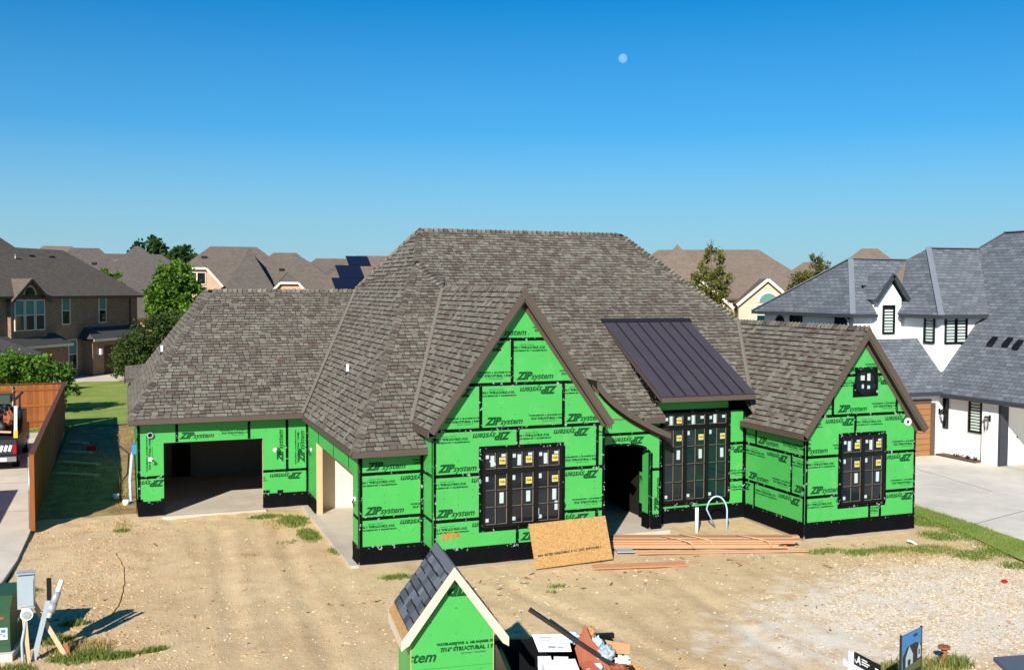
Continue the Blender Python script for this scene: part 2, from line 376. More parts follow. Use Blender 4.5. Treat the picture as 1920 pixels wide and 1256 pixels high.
# text to mesh
_tc = {}
def text_mesh(txt, size=.2, shear=0, bold=0, res=2, space=1):
    k = (txt, size, shear, bold, res, space)
    if k in _tc: return _tc[k]
    cu = bpy.data.curves.new('t', 'FONT'); cu.body = txt; cu.size = size; cu.shear = shear; cu.offset = bold; cu.resolution_u = res
    cu.space_character = space
    ob = bpy.data.objects.new('t', cu); COL.objects.link(ob); bpy.context.view_layer.update()
    dg = bpy.context.evaluated_depsgraph_get(); me = bpy.data.meshes.new_from_object(ob.evaluated_get(dg))
    bpy.data.objects.remove(ob); bpy.data.curves.remove(cu)
    vs = [v.co.copy() for v in me.vertices]; fs = [tuple(p.vertices) for p in me.polygons]; bpy.data.meshes.remove(me)
    x0 = min((v.x for v in vs), default=0); x1 = max((v.x for v in vs), default=0)
    vs = [Vector((v.x-x0, v.y)) for v in vs]; _tc[k] = (vs, fs, x1-x0); return _tc[k]
def merge_text(*parts):
    V = []; F = []
    for (vs, fs, w), (ox, oy) in parts:
        b = len(V); V += [Vector((v.x+ox, v.y+oy)) for v in vs]; F += [tuple(i+b for i in f) for f in fs]
    return V, F
def clip_flat(V, F, poly):
    """clip flat 2d mesh by convex ccw polygon"""
    bm = bmesh.new(); vv = [bm.verts.new((v.x, v.y, 0)) for v in V]
    for f in F:
        try: bm.faces.new([vv[i] for i in f])
        except ValueError: pass
    for i in range(len(poly)):
        a = Vector(poly[i]); b = Vector(poly[(i+1) % len(poly)]); d = b-a
        nrm = Vector((d.y, -d.x, 0))
        if nrm.length < 1e-6: continue
        bmesh.ops.bisect_plane(bm, geom=bm.verts[:]+bm.edges[:]+bm.faces[:], plane_co=(a.x, a.y, 0), plane_no=nrm.normalized(), clear_outer=True)
    bm.verts.ensure_lookup_table(); bm.verts.index_update()
    out = [Vector((v.co.x, v.co.y)) for v in bm.verts], [tuple(v.index for v in f.verts) for f in bm.faces]
    bm.free(); return out
def clip2(poly, clip):
    """Sutherland-Hodgman, clip = convex ccw"""
    out = [Vector(p) for p in poly]
    for i in range(len(clip)):
        a = Vector(clip[i]); b = Vector(clip[(i+1) % len(clip)]); d = b-a; res = []
        side = lambda p: d.x*(p.y-a.y)-d.y*(p.x-a.x)
        for j in range(len(out)):
            p, q = out[j], out[(j+1) % len(out)]; sp, sq = side(p), side(q)
            if sp >= -1e-9: res.append(p)
            if (sp > 1e-9 and sq < -1e-9) or (sp < -1e-9 and sq > 1e-9): res.append(p+(q-p)*(sp/(sp-sq)))
        out = res
        if len(out) < 3: return []
    return out
def rect_minus(r, h):
    u0, u1, z0, z1 = r; a, b, c, d = h
    if a >= u1 or b <= u0 or c >= z1 or d <= z0: return [r]
    o = []
    if a > u0: o.append((u0, a, z0, z1))
    if b < u1: o.append((b, u1, z0, z1))
    x0, x1 = max(u0, a), min(u1, b)
    if c > z0: o.append((x0, x1, z0, c))
    if d < z1: o.append((x0, x1, d, z1))
    return o
# =================================================================== ground
def struct(o): return tag(o, kind='structure')
def sheet(name, pts, z, mat, thick=0):
    mb = MB()
    if thick: mb.prism([(x, y, z) for x, y in pts], (0, 0, -thick)); return struct(fix(mb.build(name, mat)))
    mb.poly([(x, y, z) for x, y in pts]); return struct(mb.build(name, mat))
sheet('ground', [(-700, -60), (900, -60), (900, 1500), (-700, 1500)], -.12, 'far_ground')
def gz(x, y):
    h = .035*noise.noise((x*.35, y*.35, 1.3))+.022*noise.noise((x*1.1, y*1.1, 4))+.010*noise.noise((x*3.1, y*3.1, 9))
    e = min(1, max(0, (min(abs(x+2.9), 8)-.2)/1.5))
    ruts = 0
    for c0, sl_ in ((2.0, .05), (3.8, .05), (8.2, -.22), (9.9, -.22), (13.0, .12)):
        t = (x-c0-sl_*(y-20))/.22; ruts += .035*math.exp(-t*t)-.016*math.exp(-((abs(t)-1.9)/.6)**2)
    if y > 34: h += .05*noise.noise((x*2.0, y*2.0, 3))
    return -.055+h-(ruts*min(1, max(0, (25.2-y)/1.5)) if x > 4.6 else (ruts if y < 33 else 0))
mb = MB(); nx, ny = 230, 260; gx = [-2.95+i*(27.6+2.95)/nx for i in range(nx+1)]; gy_ = [6+j*(62-6)/ny for j in range(ny+1)]
mb.v = [(x, y, gz(x, y)) for y in gy_ for x in gx]
for j in range(ny):
    for i in range(nx):
        a = j*(nx+1)+i; mb.f.append((a, a+1, a+nx+2, a+nx+1))
k = len(mb.f); mb.mi = [0]*k; mb.uv = [None]*k; mb.c = [None]*k; mb.sm = [True]*k
struct(mb.build('bare_dirt_ground', 'dirt'))
# concrete drive on the left, with its tapered near end
sheet('left_driveway', [(-14, 24), (-5.2, 24), (-3.65, 25.6), (-3.1, 28.2), (-2.92, 30.8), (-2.88, 34.2), (-3.1, 46), (-3.35, 57.6), (-14, 57.6)], .035, 'concrete', .14)
mb = MB()
for y in (37.5, 43.0, 49.0): mb.box(-13.9, -3.2, y, y+.02, .0355, .0385)
mb.prism([(-4.3, 24.9, .0355), (-4.27, 24.9, .0355), (-3.72, 34, .0355), (-3.75, 34, .0355)], (0, 0, .003)); struct(fix(mb.build('driveway_joint', 'asphalt')))
sheet('back_driveway', [(-30, 84), (-9, 86), (-3.0, 88.6), (6, 88.2), (14, 90), (14, 101), (-30, 98)], -.02, 'concrete', .1)
lawn_b = [(-3.0, 60.2), (8, 60.2), (14, 75), (12, 90), (-3, 88.5), (-30, 84), (-30, 60.2)]
sheet('back_lawn', lawn_b, -.03, 'lawn')
sheet('fence_grass_strip', [(-14, 57.6), (-3.35, 57.6), (-3.3, 60.1), (-14, 60.1)], -.01, 'lawn')
sheet('left_lawn_strip', [(-6, 18), (-3.0, 18), (-2.6, 23.6), (-2.72, 26.0), (-3.0, 28.0), (-3.6, 25.6), (-5.2, 23.9), (-6, 23.9)], -.015, 'lawn')
# motor court of the white house and the lawn strip beside it
sheet('right_driveway', [(26.1, 12), (25.35, 22.6), (26.0, 28.3), (27.6, 30.4), (29.5, 36.3), (30, 60), (60, 60), (60, 12)], .03, 'driveway', .15)
mb = MB()
for q in (((25.6, 25.1), (34.6, 27.8)), ((30.3, 29), (31.5, 36.2)), ((28, 20), (44, 23.5))):
    a, b = Vector(q[0]), Vector(q[1]); d_ = (b-a).normalized(); n_ = Vector((-d_.y, d_.x))*.012
    mb.prism([(a.x-n_.x, a.y-n_.y, .0305), (b.x-n_.x, b.y-n_.y, .0305), (b.x+n_.x, b.y+n_.y, .0305), (a.x+n_.x, a.y+n_.y, .0305)], (0, 0, .003))
struct(fix(mb.build('driveway_joint', 'asphalt')))
sheet('right_lawn_strip', [(24.0, 12), (23.0, 18), (23.4, 21.4), (24.3, 24.2), (24.75, 26.6), (24.6, 40), (29.6, 44), (29.4, 36.3), (27.5, 30.4), (25.9, 28.3), (25.25, 22.6), (26.0, 12)], .008, 'lawn')
# far street edges
sheet('far_street', [(-300, 210), (500, 170), (500, 178), (-300, 218)], -.06, 'asphalt')
# =================================================================== the unfinished house
X0, X1, X2, X3, X4, X5 = .26, 5.82, 7.616, 12.70, 19.05, 23.21
YA, YC, YD, YE, YF, YG = 35.22, 26.99, 26.0, 27.9, 28.48, 25.28
ZG, Z1, Z2, Z3, Z4, Z5 = .485, 1.291, 2.511, 3.731, 4.951, 6.171
house = empty('unfinished_house', (12, 28, 0), 0, 'unfinished house in bright green sheathing with a brown shingle roof', 'house', world=True)

class Wall:
    def __init__(s, o, d, n): s.o = Vector((o[0], o[1], 0)); s.d = Vector((d[0], d[1], 0)); s.n = Vector((n[0], n[1], 0))
    def p(s, u, z, off=0): return s.o+s.d*u+s.n*off+Vector((0, 0, z))
def front(Y): return Wall((0, Y), (1, 0), (0, -1))
def left(X): return Wall((X, 0), (0, -1), (-1, 0))         # u = -Y
def slab_on(mb, wall, poly, o0, o1):
    a = [wall.p(q[0], q[1], o1) for q in poly]; mb.prism(a, wall.n*(o0-o1)); return mb
SH = .34
_zip = text_mesh('ZIP', .285, SH, .016); _sys = text_mesh('system', .235, SH, .006)
LOGO = merge_text((_zip, (0, 0)), (_sys, (_zip[2]-.045, 0)))
LOGO_W = _zip[2]+_sys[2]
_l1 = text_mesh('WATER-RESISTIVE  &  AIR BARRIER PROTECTION', .055, 0, .004, 1); _l2 = text_mesh('7/16" STRUCTURAL 1 PANEL', .085, 0, .006, 1); _l3 = text_mesh('EXPOSURE 1  SHEATHING', .035, 0, .001, 1)
def ctr(t, w): return (w-t[2])/2
LW = max(_l1[2], _l2[2])
LINES = merge_text((_l1, (ctr(_l1, LW), .14)), (_l2, (ctr(_l2, LW), .04)), (_l3, (ctr(_l3, LW), -.02)))
def xf(V, ox, oy, ang):
    c, s_ = math.cos(ang), math.sin(ang); return [Vector((ox+v.x*c-v.y*s_, oy+v.x*s_+v.y*c)) for v in V]
def lettering(wall, panel, V, F, ox, oy, ang, clip, off=.0145):
    V2, F2 = clip_flat(xf(V, ox, oy, ang), F, clip)
    if len(F2) < 2: return
    mb = MB(); mb.v = [tuple(wall.p(v.x, v.y, off)) for v in V2]; mb.f = F2; k = len(F2)
    mb.mi = [0]*k; mb.uv = [None]*k; mb.c = [None]*k; mb.sm = [False]*k
    mb.build('printed_lettering', 'ink', panel)
def panel(wall, r, clip=None, holes=(), text=True, vert=False, nominal=None, shift=0, parent=None):
    """one sheathing panel, rect r=(u0,u1,z0,z1) cut by convex outline and rectangular holes; nominal = its uncut rect for the print"""
    parent = parent or house
    rs = [r]
    for h in holes: rs = [q for x in rs for q in rect_minus(x, h)]
    mb = MB(); best = None
    for a, b, c, d in rs:
        pl = [(a, c), (b, c), (b, d), (a, d)]
        if clip: pl = clip2(pl, clip)
        if len(pl) < 3: continue
        slab_on(mb, wall, pl, 0, .012)
        ar = (b-a)*(d-c)
        if best is None or ar > best[0]: best = (ar, pl)
    if not mb.f: return None
    o = mb.build('sheathing_panel', 'zip', parent)
    if text and best:
        u0, u1, z0, z1 = nominal or r
        full = [(r[0], r[2]), (r[1], r[2]), (r[1], r[3]), (r[0], r[3])]
        if clip: full = clip2(full, clip)
        cl = full if not any(h[2] < .3 for h in holes) else best[1]
        j = shift+rnd.uniform(-.06, .06)
        if not vert:
            lettering(wall, o, *LOGO, u0+.12+j, z0+.11, 0, cl); lettering(wall, o, *LOGO, u1-.18+j, z1-.11, math.pi, cl)
            lettering(wall, o, *LINES, u0+1.42+j, z0+.16, 0, cl); lettering(wall, o, *LINES, u0+1.05+j, z1-.16, math.pi, cl)
        else:
            lettering(wall, o, *LOGO, u1-.14, z0+.25+j, math.pi/2, cl); lettering(wall, o, *LINES, u0+.45, z0+.2+j, math.pi/2, cl)
    return o
def tape(wall, u0, z0, u1, z1, w=.09, clip=None, off=.017):
    if abs(u1-u0) > abs(z1-z0): pl = [(u0, z0-w/2), (u1, z1-w/2), (u1, z1+w/2), (u0, z0+w/2)]
    else: pl = [(u0-w/2, z0), (u0+w/2, z0), (u1+w/2, z1), (u1-w/2, z1)]
    if clip: pl = clip2(pl, clip)
    if len(pl) < 3: return
    return slab_on(MB(), wall, pl, .0125, off).build('seam_tape', 'tape', house)
def wrap(wall, u0, u1, z1=ZG, z0=.05, base=True):
    mb = MB(); k = max(2, int((u1-u0)/.18)); rows = 5
    g = []
    for i in range(k+1):
        col = []
        for j in range(rows):
            u = u0+(u1-u0)*i/k; z = z0+(z1+.03-z0)*j/(rows-1)
            q = .028+.012*noise.noise((u*3, z*4+7, wall.o.y)) if 0 < j < rows-1 else .03+(.012 if j == 0 else -.008)
            if j == 0: z += .02*noise.noise((u*2.3, 3, wall.o.x))
            col.append(wall.p(u, z, q))
        g.append(col)
    for i in range(k):
        for j in range(rows-1): mb.poly([g[i][j], g[i+1][j], g[i+1][j+1], g[i][j+1]], smooth=True)
    mb.build('foundation_wrap', 'wrap', house)
    mb = MB(); slab_on(mb, wall, [(u0, -.25), (u1, -.25), (u1, z0+.06), (u0, z0+.06)], -.2, .012); mb.build('foundation', 'stem_concrete', house)
    slab_on(MB(), wall, [(u0, z1-.05), (u1, z1-.05), (u1, z1+.045), (u0, z1+.045)], .0125, .034).build('seam_tape', 'tape', house)
    slab_on(MB(), wall, [(u0, .05), (u1, .05), (u1, z1), (u0, z1)], -.1, .006).build('stem_wall', 'interior_dark', house)

# ---- gable D (the big front gable)
wd = front(YD); PKX, PKZ, SD = 10.12, 7.56, 1.39
gab = lambda px, pz, s, u0, u1, z0: [(u0, z0), (u1, z0), (u1, pz-s*abs(u1-px)), (px, pz), (u0, pz-s*abs(px-u0))]
cD = gab(PKX, PKZ-.24, SD, X2, X3, ZG)
WD = (9.0, 11.36, 1.02, 3.165)
for r, nm in [((X2, 10.03, ZG, Z1), (7.6, 10.03, .071, Z1)), ((10.03, 12.45, ZG, Z1), None), ((12.45, X3, ZG, Z1), None),
              ((X2, 10.26, Z1, Z2), (7.6, 10.04, Z1, Z2)), ((10.26, X3, Z1, Z2), None),
              ((X2, 10.04, Z2, Z3), None), ((10.04, 12.46, Z2, Z3), None), ((12.46, X3, Z2, Z3), (12.46, 14.9, Z2, Z3)),
              ((X2, 8.95, Z3, Z4), (6.51, 8.95, Z3, Z4)), ((8.95, 11.4, Z3, Z4), None), ((11.4, X3, Z3, Z4), (11.4, 13.84, Z3, Z4)),
              ((X2, 9.86, Z4, Z5), (7.42, 9.86, Z4, Z5)), ((9.86, X3, Z4, Z5), (9.86, 12.3, Z4, Z5)), ((X2, X3, Z5, 7.6), (9.0, 11.4, Z5, 7.39))]:
    panel(wd, r, cD, [WD], nominal=nm)
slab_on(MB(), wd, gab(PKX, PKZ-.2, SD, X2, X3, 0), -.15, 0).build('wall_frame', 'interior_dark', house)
for z in (Z1, Z2, Z3, Z4, Z5):
    if z in (Z1, Z2): tape(wd, X2, z, WD[0], z, clip=cD); tape(wd, WD[1], z, X3, z, clip=cD)
    else: tape(wd, X2, z, X3, z, clip=cD)
for u, z0, z1 in ((10.03, ZG, WD[2]), (12.45, ZG, Z1), (10.04, WD[3], Z3), (12.46, Z2, Z3), (8.95, Z3, Z4), (11.4, Z3, Z4), (9.86, Z4, Z5), (X2+.03, ZG, 3.8), (X3-.04, ZG, 3.7)):
    tape(wd, u, z0, u, z1, clip=cD, off=.0185)
wrap(wd, X2, X3)
# sprayed lot number
tv = text_mesh('2894', .36, .12, .004, 2, 1.05)
mb = MB(); mb.v = [tuple(wd.p(7.82+v.x*.72, .78+v.y*.8, .0195)) for v in tv[0]]; mb.f = tv[1]; k = len(mb.f); mb.mi = [0]*k; mb.uv = [None]*k; mb.c = [None]*k; mb.sm = [False]*k
mb.build('sprayed_number', 'spray_orange', house)
# ---- return of the gable and bay C
wr = left(X2)
for a, b in ((ZG, Z1), (Z1, Z2), (Z2, 3.6)): panel(wr, (-YC, -YD, a, b), text=False)
for z in (Z1, Z2): tape(wr, -YC, z, -YD, z)
tape(wr, -YD-.045, ZG, -YD-.045, 3.6, off=.0185); tape(wr, -YC+.04, ZG, -YC+.04, 3.2, off=.0185); wrap(wr, -YC, -YD)
wc = front(YC)
for a, b in ((ZG, Z1), (Z1, Z2), (Z2, 3.2)): panel(wc, (X1, X2, a, b), nominal=(X1+.1, X1+2.54, a if a > ZG else Z1-1.22, b if b < 3 else Z3), shift=-.06)
for z in (Z1, Z2): tape(wc, X1, z, X2, z)
tape(wc, X1+.04, ZG, X1+.04, 3.2, off=.0185); tape(wc, X2-.04, ZG, X2-.04, 3.2, off=.0185); wrap(wc, X1, X2)
# ---- garage side wall B
wb = left(X1); OB = (-33.62, -27.76, -.1, 2.44)
for r, nm in [((-YA, -33.15, ZG, 3.2), None), ((-33.15, -30.58, 2.2, 3.2), (-33.15, -30.71, 1.98, 3.2)), ((-30.58, -28.31, 2.2, 3.2), (-30.58, -28.14, 1.98, 3.2)), ((-28.31, -YC, Z1, 3.2), None), ((-28.31, -YC, ZG, Z1), None)]:
    panel(wb, r, None, [OB], nominal=nm, text=nm is not None)
for u in (-33.15, -30.58, -28.31): tape(wb, u, 2.46, u, 3.1, w=.06)
tape(wb, -YC-.04, ZG, -YC-.04, 3.2, off=.0185); tape(wb, -27.7, Z1, -YC, Z1); tape(wb, -YA+.04, ZG, -YA+.04, 3.2, off=.0185)
wrap(wb, -YA, -33.62); wrap(wb, -27.74, -YC)
# ---- garage front A
wa = front(YA); OA = (1.07, 4.28, -.1, 2.435)
panel(wa, (X0, 1.49, Z1+.03, 3.3), None, [OA], vert=True); panel(wa, (X0, 1.49, ZG, Z1+.03), None, [OA], nominal=(-1.2, 1.24, .1, 1.32))
panel(wa, (1.49, 3.82, 2.2, 3.3), None, [OA], nominal=(1.49, 3.93, 2.44, 3.66)); panel(wa, (3.82, 5.09, Z1, 3.3), None, [OA], vert=True)
panel(wa, (5.09, X1, Z1, 3.3), None, [OA], vert=True); panel(wa, (3.82, X1, ZG, Z1), None, [OA], nominal=(3.4, 5.84, .1, 1.3))
for q in ((X0, 1.32, 1.07, 1.32), (4.28, 1.3, X1, 1.3), (1.49, 2.45, 1.49, 3.2), (3.82, 2.45, 3.82, 3.2), (5.09, 1.3, 5.09, 3.2), (X0+.04, ZG, X0+.04, 3.2), (X1-.04, ZG, X1-.04, 3.2),
          (X0, .56, .42, .56), (.97, .56, 1.07, .56), (4.28, .6, 4.5, .6), (4.75, .58, 4.95, .58)): tape(wa, *q, off=.018)
wrap(wa, X0, 1.07); wrap(wa, 4.28, X1)
wl = left(X0)
for a, b in ((ZG, Z1), (Z1, Z2), (Z2, 3.3)):
    for u in (-48, -45.56, -43.12, -40.68, -38.24): panel(wl, (u, min(u+2.44, -YA), a, b), text=False)
wrap(wl, -48, -YA)
for z in (Z1, Z2): tape(wl, -48, z, -YA, z)
# garage interiors
def jamb(p0, p1, w, h, nm='door_jamb', m='pale_lumber', upv=(0, 0, 1)): board(nm, p0, p1, w, h, m, house, upv)
for x in (1.055, 4.295): jamb((x, YA+.11, 0), (x, YA+.11, 2.44), .03, .22, upv=(0, 1, 0))
jamb((1.04, YA+.11, 2.45), (4.31, YA+.11, 2.45), .22, .03)
for y in (33.635, 27.745): jamb((X1+.1, y, 0), (X1+.1, y, 2.44), .2, .04, upv=(0, 1, 0))
jamb((X1+.1, 27.7, 2.46), (X1+.1, 33.66, 2.46), .2, .04)
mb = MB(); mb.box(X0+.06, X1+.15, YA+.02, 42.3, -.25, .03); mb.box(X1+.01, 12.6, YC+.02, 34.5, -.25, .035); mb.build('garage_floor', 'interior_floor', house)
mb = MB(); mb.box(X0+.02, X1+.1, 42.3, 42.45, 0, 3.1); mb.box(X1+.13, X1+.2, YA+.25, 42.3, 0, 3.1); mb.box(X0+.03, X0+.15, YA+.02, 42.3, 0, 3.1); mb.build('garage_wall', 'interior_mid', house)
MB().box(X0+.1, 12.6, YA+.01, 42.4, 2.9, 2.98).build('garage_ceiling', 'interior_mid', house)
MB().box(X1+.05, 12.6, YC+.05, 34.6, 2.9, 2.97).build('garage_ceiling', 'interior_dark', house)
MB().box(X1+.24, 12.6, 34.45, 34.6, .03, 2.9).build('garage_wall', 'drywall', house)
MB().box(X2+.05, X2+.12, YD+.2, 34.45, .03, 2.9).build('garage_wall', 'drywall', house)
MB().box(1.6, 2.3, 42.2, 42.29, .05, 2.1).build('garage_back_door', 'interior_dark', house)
for nm, x0, x1, y0, y1, z1 in (('slab_apron', 1.0, 4.35, YA-.22, YA+.02, .0), ('slab_apron', X1-.24, X1+.01, 27.0, YA, .01)):
    mb = MB(); mb.box(x0, x1, y0, y1, -.25, z1+.028); mb.build(nm, 'slab', house)
# ---- entry wall E with arched opening
we = front(YE); EX0, EX1, AX0, AX1 = X3, 15.6, 13.0, 15.21
def arch(u): # opening head height
    t = (u-(AX0+AX1)/2)/((AX1-AX0)/2); return 2.44+.30*math.sqrt(max(0, 1-t*t))
SW = [(12.5, 5.55), (13.16, 4.83), (13.46, 4.48), (13.73, 4.23), (14.28, 3.82), (14.83, 3.50), (15.30, 3.27), (15.71, 3.10)]
def swz(u):
    for (a, za), (b, zb) in zip(SW, SW[1:]):
        if a <= u <= b: return za+(zb-za)*(u-a)/(b-a)
    return SW[-1][1]
def strip_panel(us, lo, hi, text=None):
    mb = MB()
    for a, b in zip(us, us[1:]): slab_on(mb, we, [(a, lo(a)), (b, lo(b)), (b, hi(b)), (a, hi(a))], 0, .012)
    o = mb.build('sheathing_panel', 'zip', house)
    if text: lettering(we, o, *LOGO, *text)
us = [AX0+(AX1-AX0)*i/12 for i in range(13)]
strip_panel(us, arch, lambda u: 3.1, (15.0, 2.98, math.pi, [(AX0, 2.74), (15.2, 2.74), (15.2, 3.1), (AX0, 3.1)]))
strip_panel([X3]+us[1:]+[15.6], lambda u: 3.1, lambda u: max(3.1, min(swz(u), 4.55)-.12), (12.75, 3.28, 0, [(12.7, 3.1), (14.4, 3.1), (14.4, 3.5), (12.7, 3.5)]))
strip_panel([AX1, EX1], lambda u: 1.94, lambda u: 3.1); strip_panel([X3, AX0], lambda u: ZG, lambda u: 3.1)
o = slab_on(MB(), we, [(AX1, ZG), (EX1, ZG), (EX1, 1.94), (AX1, 1.94)], 0, .012).build('sheathing_panel', 'zip', house)
lettering(we, o, *LOGO, 15.56, .55, math.pi/2, [(AX1, ZG), (EX1, ZG), (EX1, 1.94), (AX1, 1.94)])
for q in ((X3, 3.1, EX1, 3.1), (AX1, 1.94, EX1, 1.94), (EX1-.04, ZG, EX1-.04, 3.05), (AX1+.03, ZG, AX1+.03, 2.46)): tape(we, *q, off=.0185)
mb = MB()
for a, b in zip(us, us[1:]): slab_on(mb, we, [(a, arch(a)), (b, arch(b)), (b, arch(b)+.07), (a, arch(a)+.07)], .0125, .02)
mb.build('seam_tape', 'tape', house)
wj = left(AX1); panel(wj, (-28.4, -YE, ZG, 2.5), text=False)
tape(wj, -YE-.045, ZG, -YE-.045, 2.44, off=.0185); wrap(wj, -28.4, -YE); wrap(we, AX1, EX1)
wj2 = left(15.75); panel(wj2, (-29.6, -28.45, ZG, 1.55), text=True, nominal=(-30, -28.4, .2, 1.55)); wrap(wj2, -29.6, -28.45)
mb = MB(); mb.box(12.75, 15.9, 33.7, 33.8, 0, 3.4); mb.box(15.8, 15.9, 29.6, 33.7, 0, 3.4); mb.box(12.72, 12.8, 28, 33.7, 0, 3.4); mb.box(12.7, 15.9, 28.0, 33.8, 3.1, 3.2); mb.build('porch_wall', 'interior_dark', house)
MB().box(12.72, 15.78, 27.6, 33.7, -.2, .06).build('porch_floor', 'slab', house)
# ---- window wall F
wf = front(YF); WF = (15.95, 18.38, .70, 3.60)
slab_on(MB(), wf, [(15.55, 0), (X4, 0), (X4, 4.1), (15.55, 4.1)], -.1, 0).build('wall_frame', 'interior_dark', house)
for r, nm in [((WF[1], X4, ZG, Z1), (18.0, 20.4, .07, Z1)), ((WF[1], X4, Z1, Z2), (16.8, 19.24, Z1, Z2)), ((WF[1], X4, Z2, 4.0), None), ((15.6, 17.0, ZG, WF[2]), None), ((17.0, WF[1], ZG, WF[2]), None), ((15.6, X4, WF[3], 4.1), None), ((15.6, WF[0], ZG, 3.6), None)]:
    panel(wf, r, None, [WF], nominal=nm, text=nm is not None)
for q in ((WF[1], Z1, X4, Z1), (WF[1], Z2, X4, Z2), (X4-.05, ZG, X4-.05, 3.7), (17.0, ZG, 17.0, .7)): tape(wf, *q, off=.0185)
wrap(wf, 15.6, X4)
# ---- right wing G
ws = left(X4)
for r, nm in [((-YF, -27.89, ZG, Z1), (-30.3, -27.89, .07, Z1)), ((-27.89, -YG, ZG, Z1), (-27.75, -25.31, .07, Z1)), ((-YF, -25.94, Z1, Z2), (-28.4, -25.96, Z1, Z2)), ((-25.94, -YG, Z1, Z2), (-25.94, -23.5, Z1, Z2)),
              ((-YF, -27.83, Z2, 3.25), (-30, -27.83, Z2, Z3)), ((-27.83, -YG, Z2, 3.25), (-27.83, -25.39, Z2, Z3))]: panel(ws, r, nominal=nm, shift=.02)
for q in ((-YF, Z1, -YG, Z1), (-YF, Z2, -YG, Z2), (-27.89, ZG, -27.89, Z1), (-25.94, Z1, -25.94, Z2), (-27.83, Z2, -27.83, 3.2), (-YG-.04, ZG, -YG-.04, 3.2), (-YF+.04, ZG, -YF+.04, 3.2)): tape(ws, *q, off=.0185)
wrap(ws, -YF, -YG)
wg = front(YG); GX, GZ, SG = 21.08, 6.40, 1.347
cG = gab(GX, GZ-.24, SG, X4, X5, ZG); WG = (20.34, 21.97, .98, 3.09)
slab_on(MB(), wg, gab(GX, GZ-.2, SG, X4, X5, 0), -.15, 0).build('wall_frame', 'interior_dark', house)
for r, nm in [((X4, 21.45, ZG, Z1), (19.1, 21.54, .07, Z1)), ((21.45, 21.86, ZG, Z1), (19.6, 22, ZG, Z1)), ((21.86, X5, ZG, Z1), (20.9, 23.34, .07, Z1)), ((X4, 21.2, Z1, Z2), (19.1, 21.54, Z1, Z2)), ((21.2, X5, Z1, Z2), (20.85, 23.29, Z1, Z2)),
              ((X4, 20.86, Z2, Z3), (18.6, 21.04, Z2, Z3)), ((20.86, X5, Z2, Z3), (20.86, 23.3, Z2, Z3)), ((X4, 20.01, Z3, Z4), (17.57, 20.01, Z3, Z4)), ((20.01, 22.43, Z3, Z4), None), ((22.43, X5, Z3, Z4), (22.43, 24.87, Z3, Z4)), ((X4, X5, Z4, 6.3), (19.8, 22.24, Z4, Z5))]:
    panel(wg, r, cG, [WG], nominal=nm)
for q in ((X4, Z1, WG[0], Z1), (WG[1], Z1, X5, Z1), (X4, Z2, WG[0], Z2), (WG[1], Z2, X5, Z2), (X4, Z3, X5, Z3), (X4, Z4, X5, Z4), (21.45, ZG, 21.45, .98), (21.86, ZG, 21.86, 1.2), (20.86, 3.09, 20.86, Z3), (20.01, Z3, 20.01, Z4), (22.43, Z3, 22.43, Z4), (X4+.04, ZG, X4+.04, 3.2), (X5-.03, ZG, X5-.03, 3.4)):
    tape(wg, *q, clip=cG, off=.0185)
wrap(wg, X4, X5)
mb = MB(); mb.box(X5-.09, X5-.004, YG+.02, 36, -.2, 3.3); mb.build('side_wall', 'zip', house)
mb = MB(); mb.box(X0+.1, X5, 46.9, 47, -.2, 3.3); mb.build('rear_wall', 'zip', house)

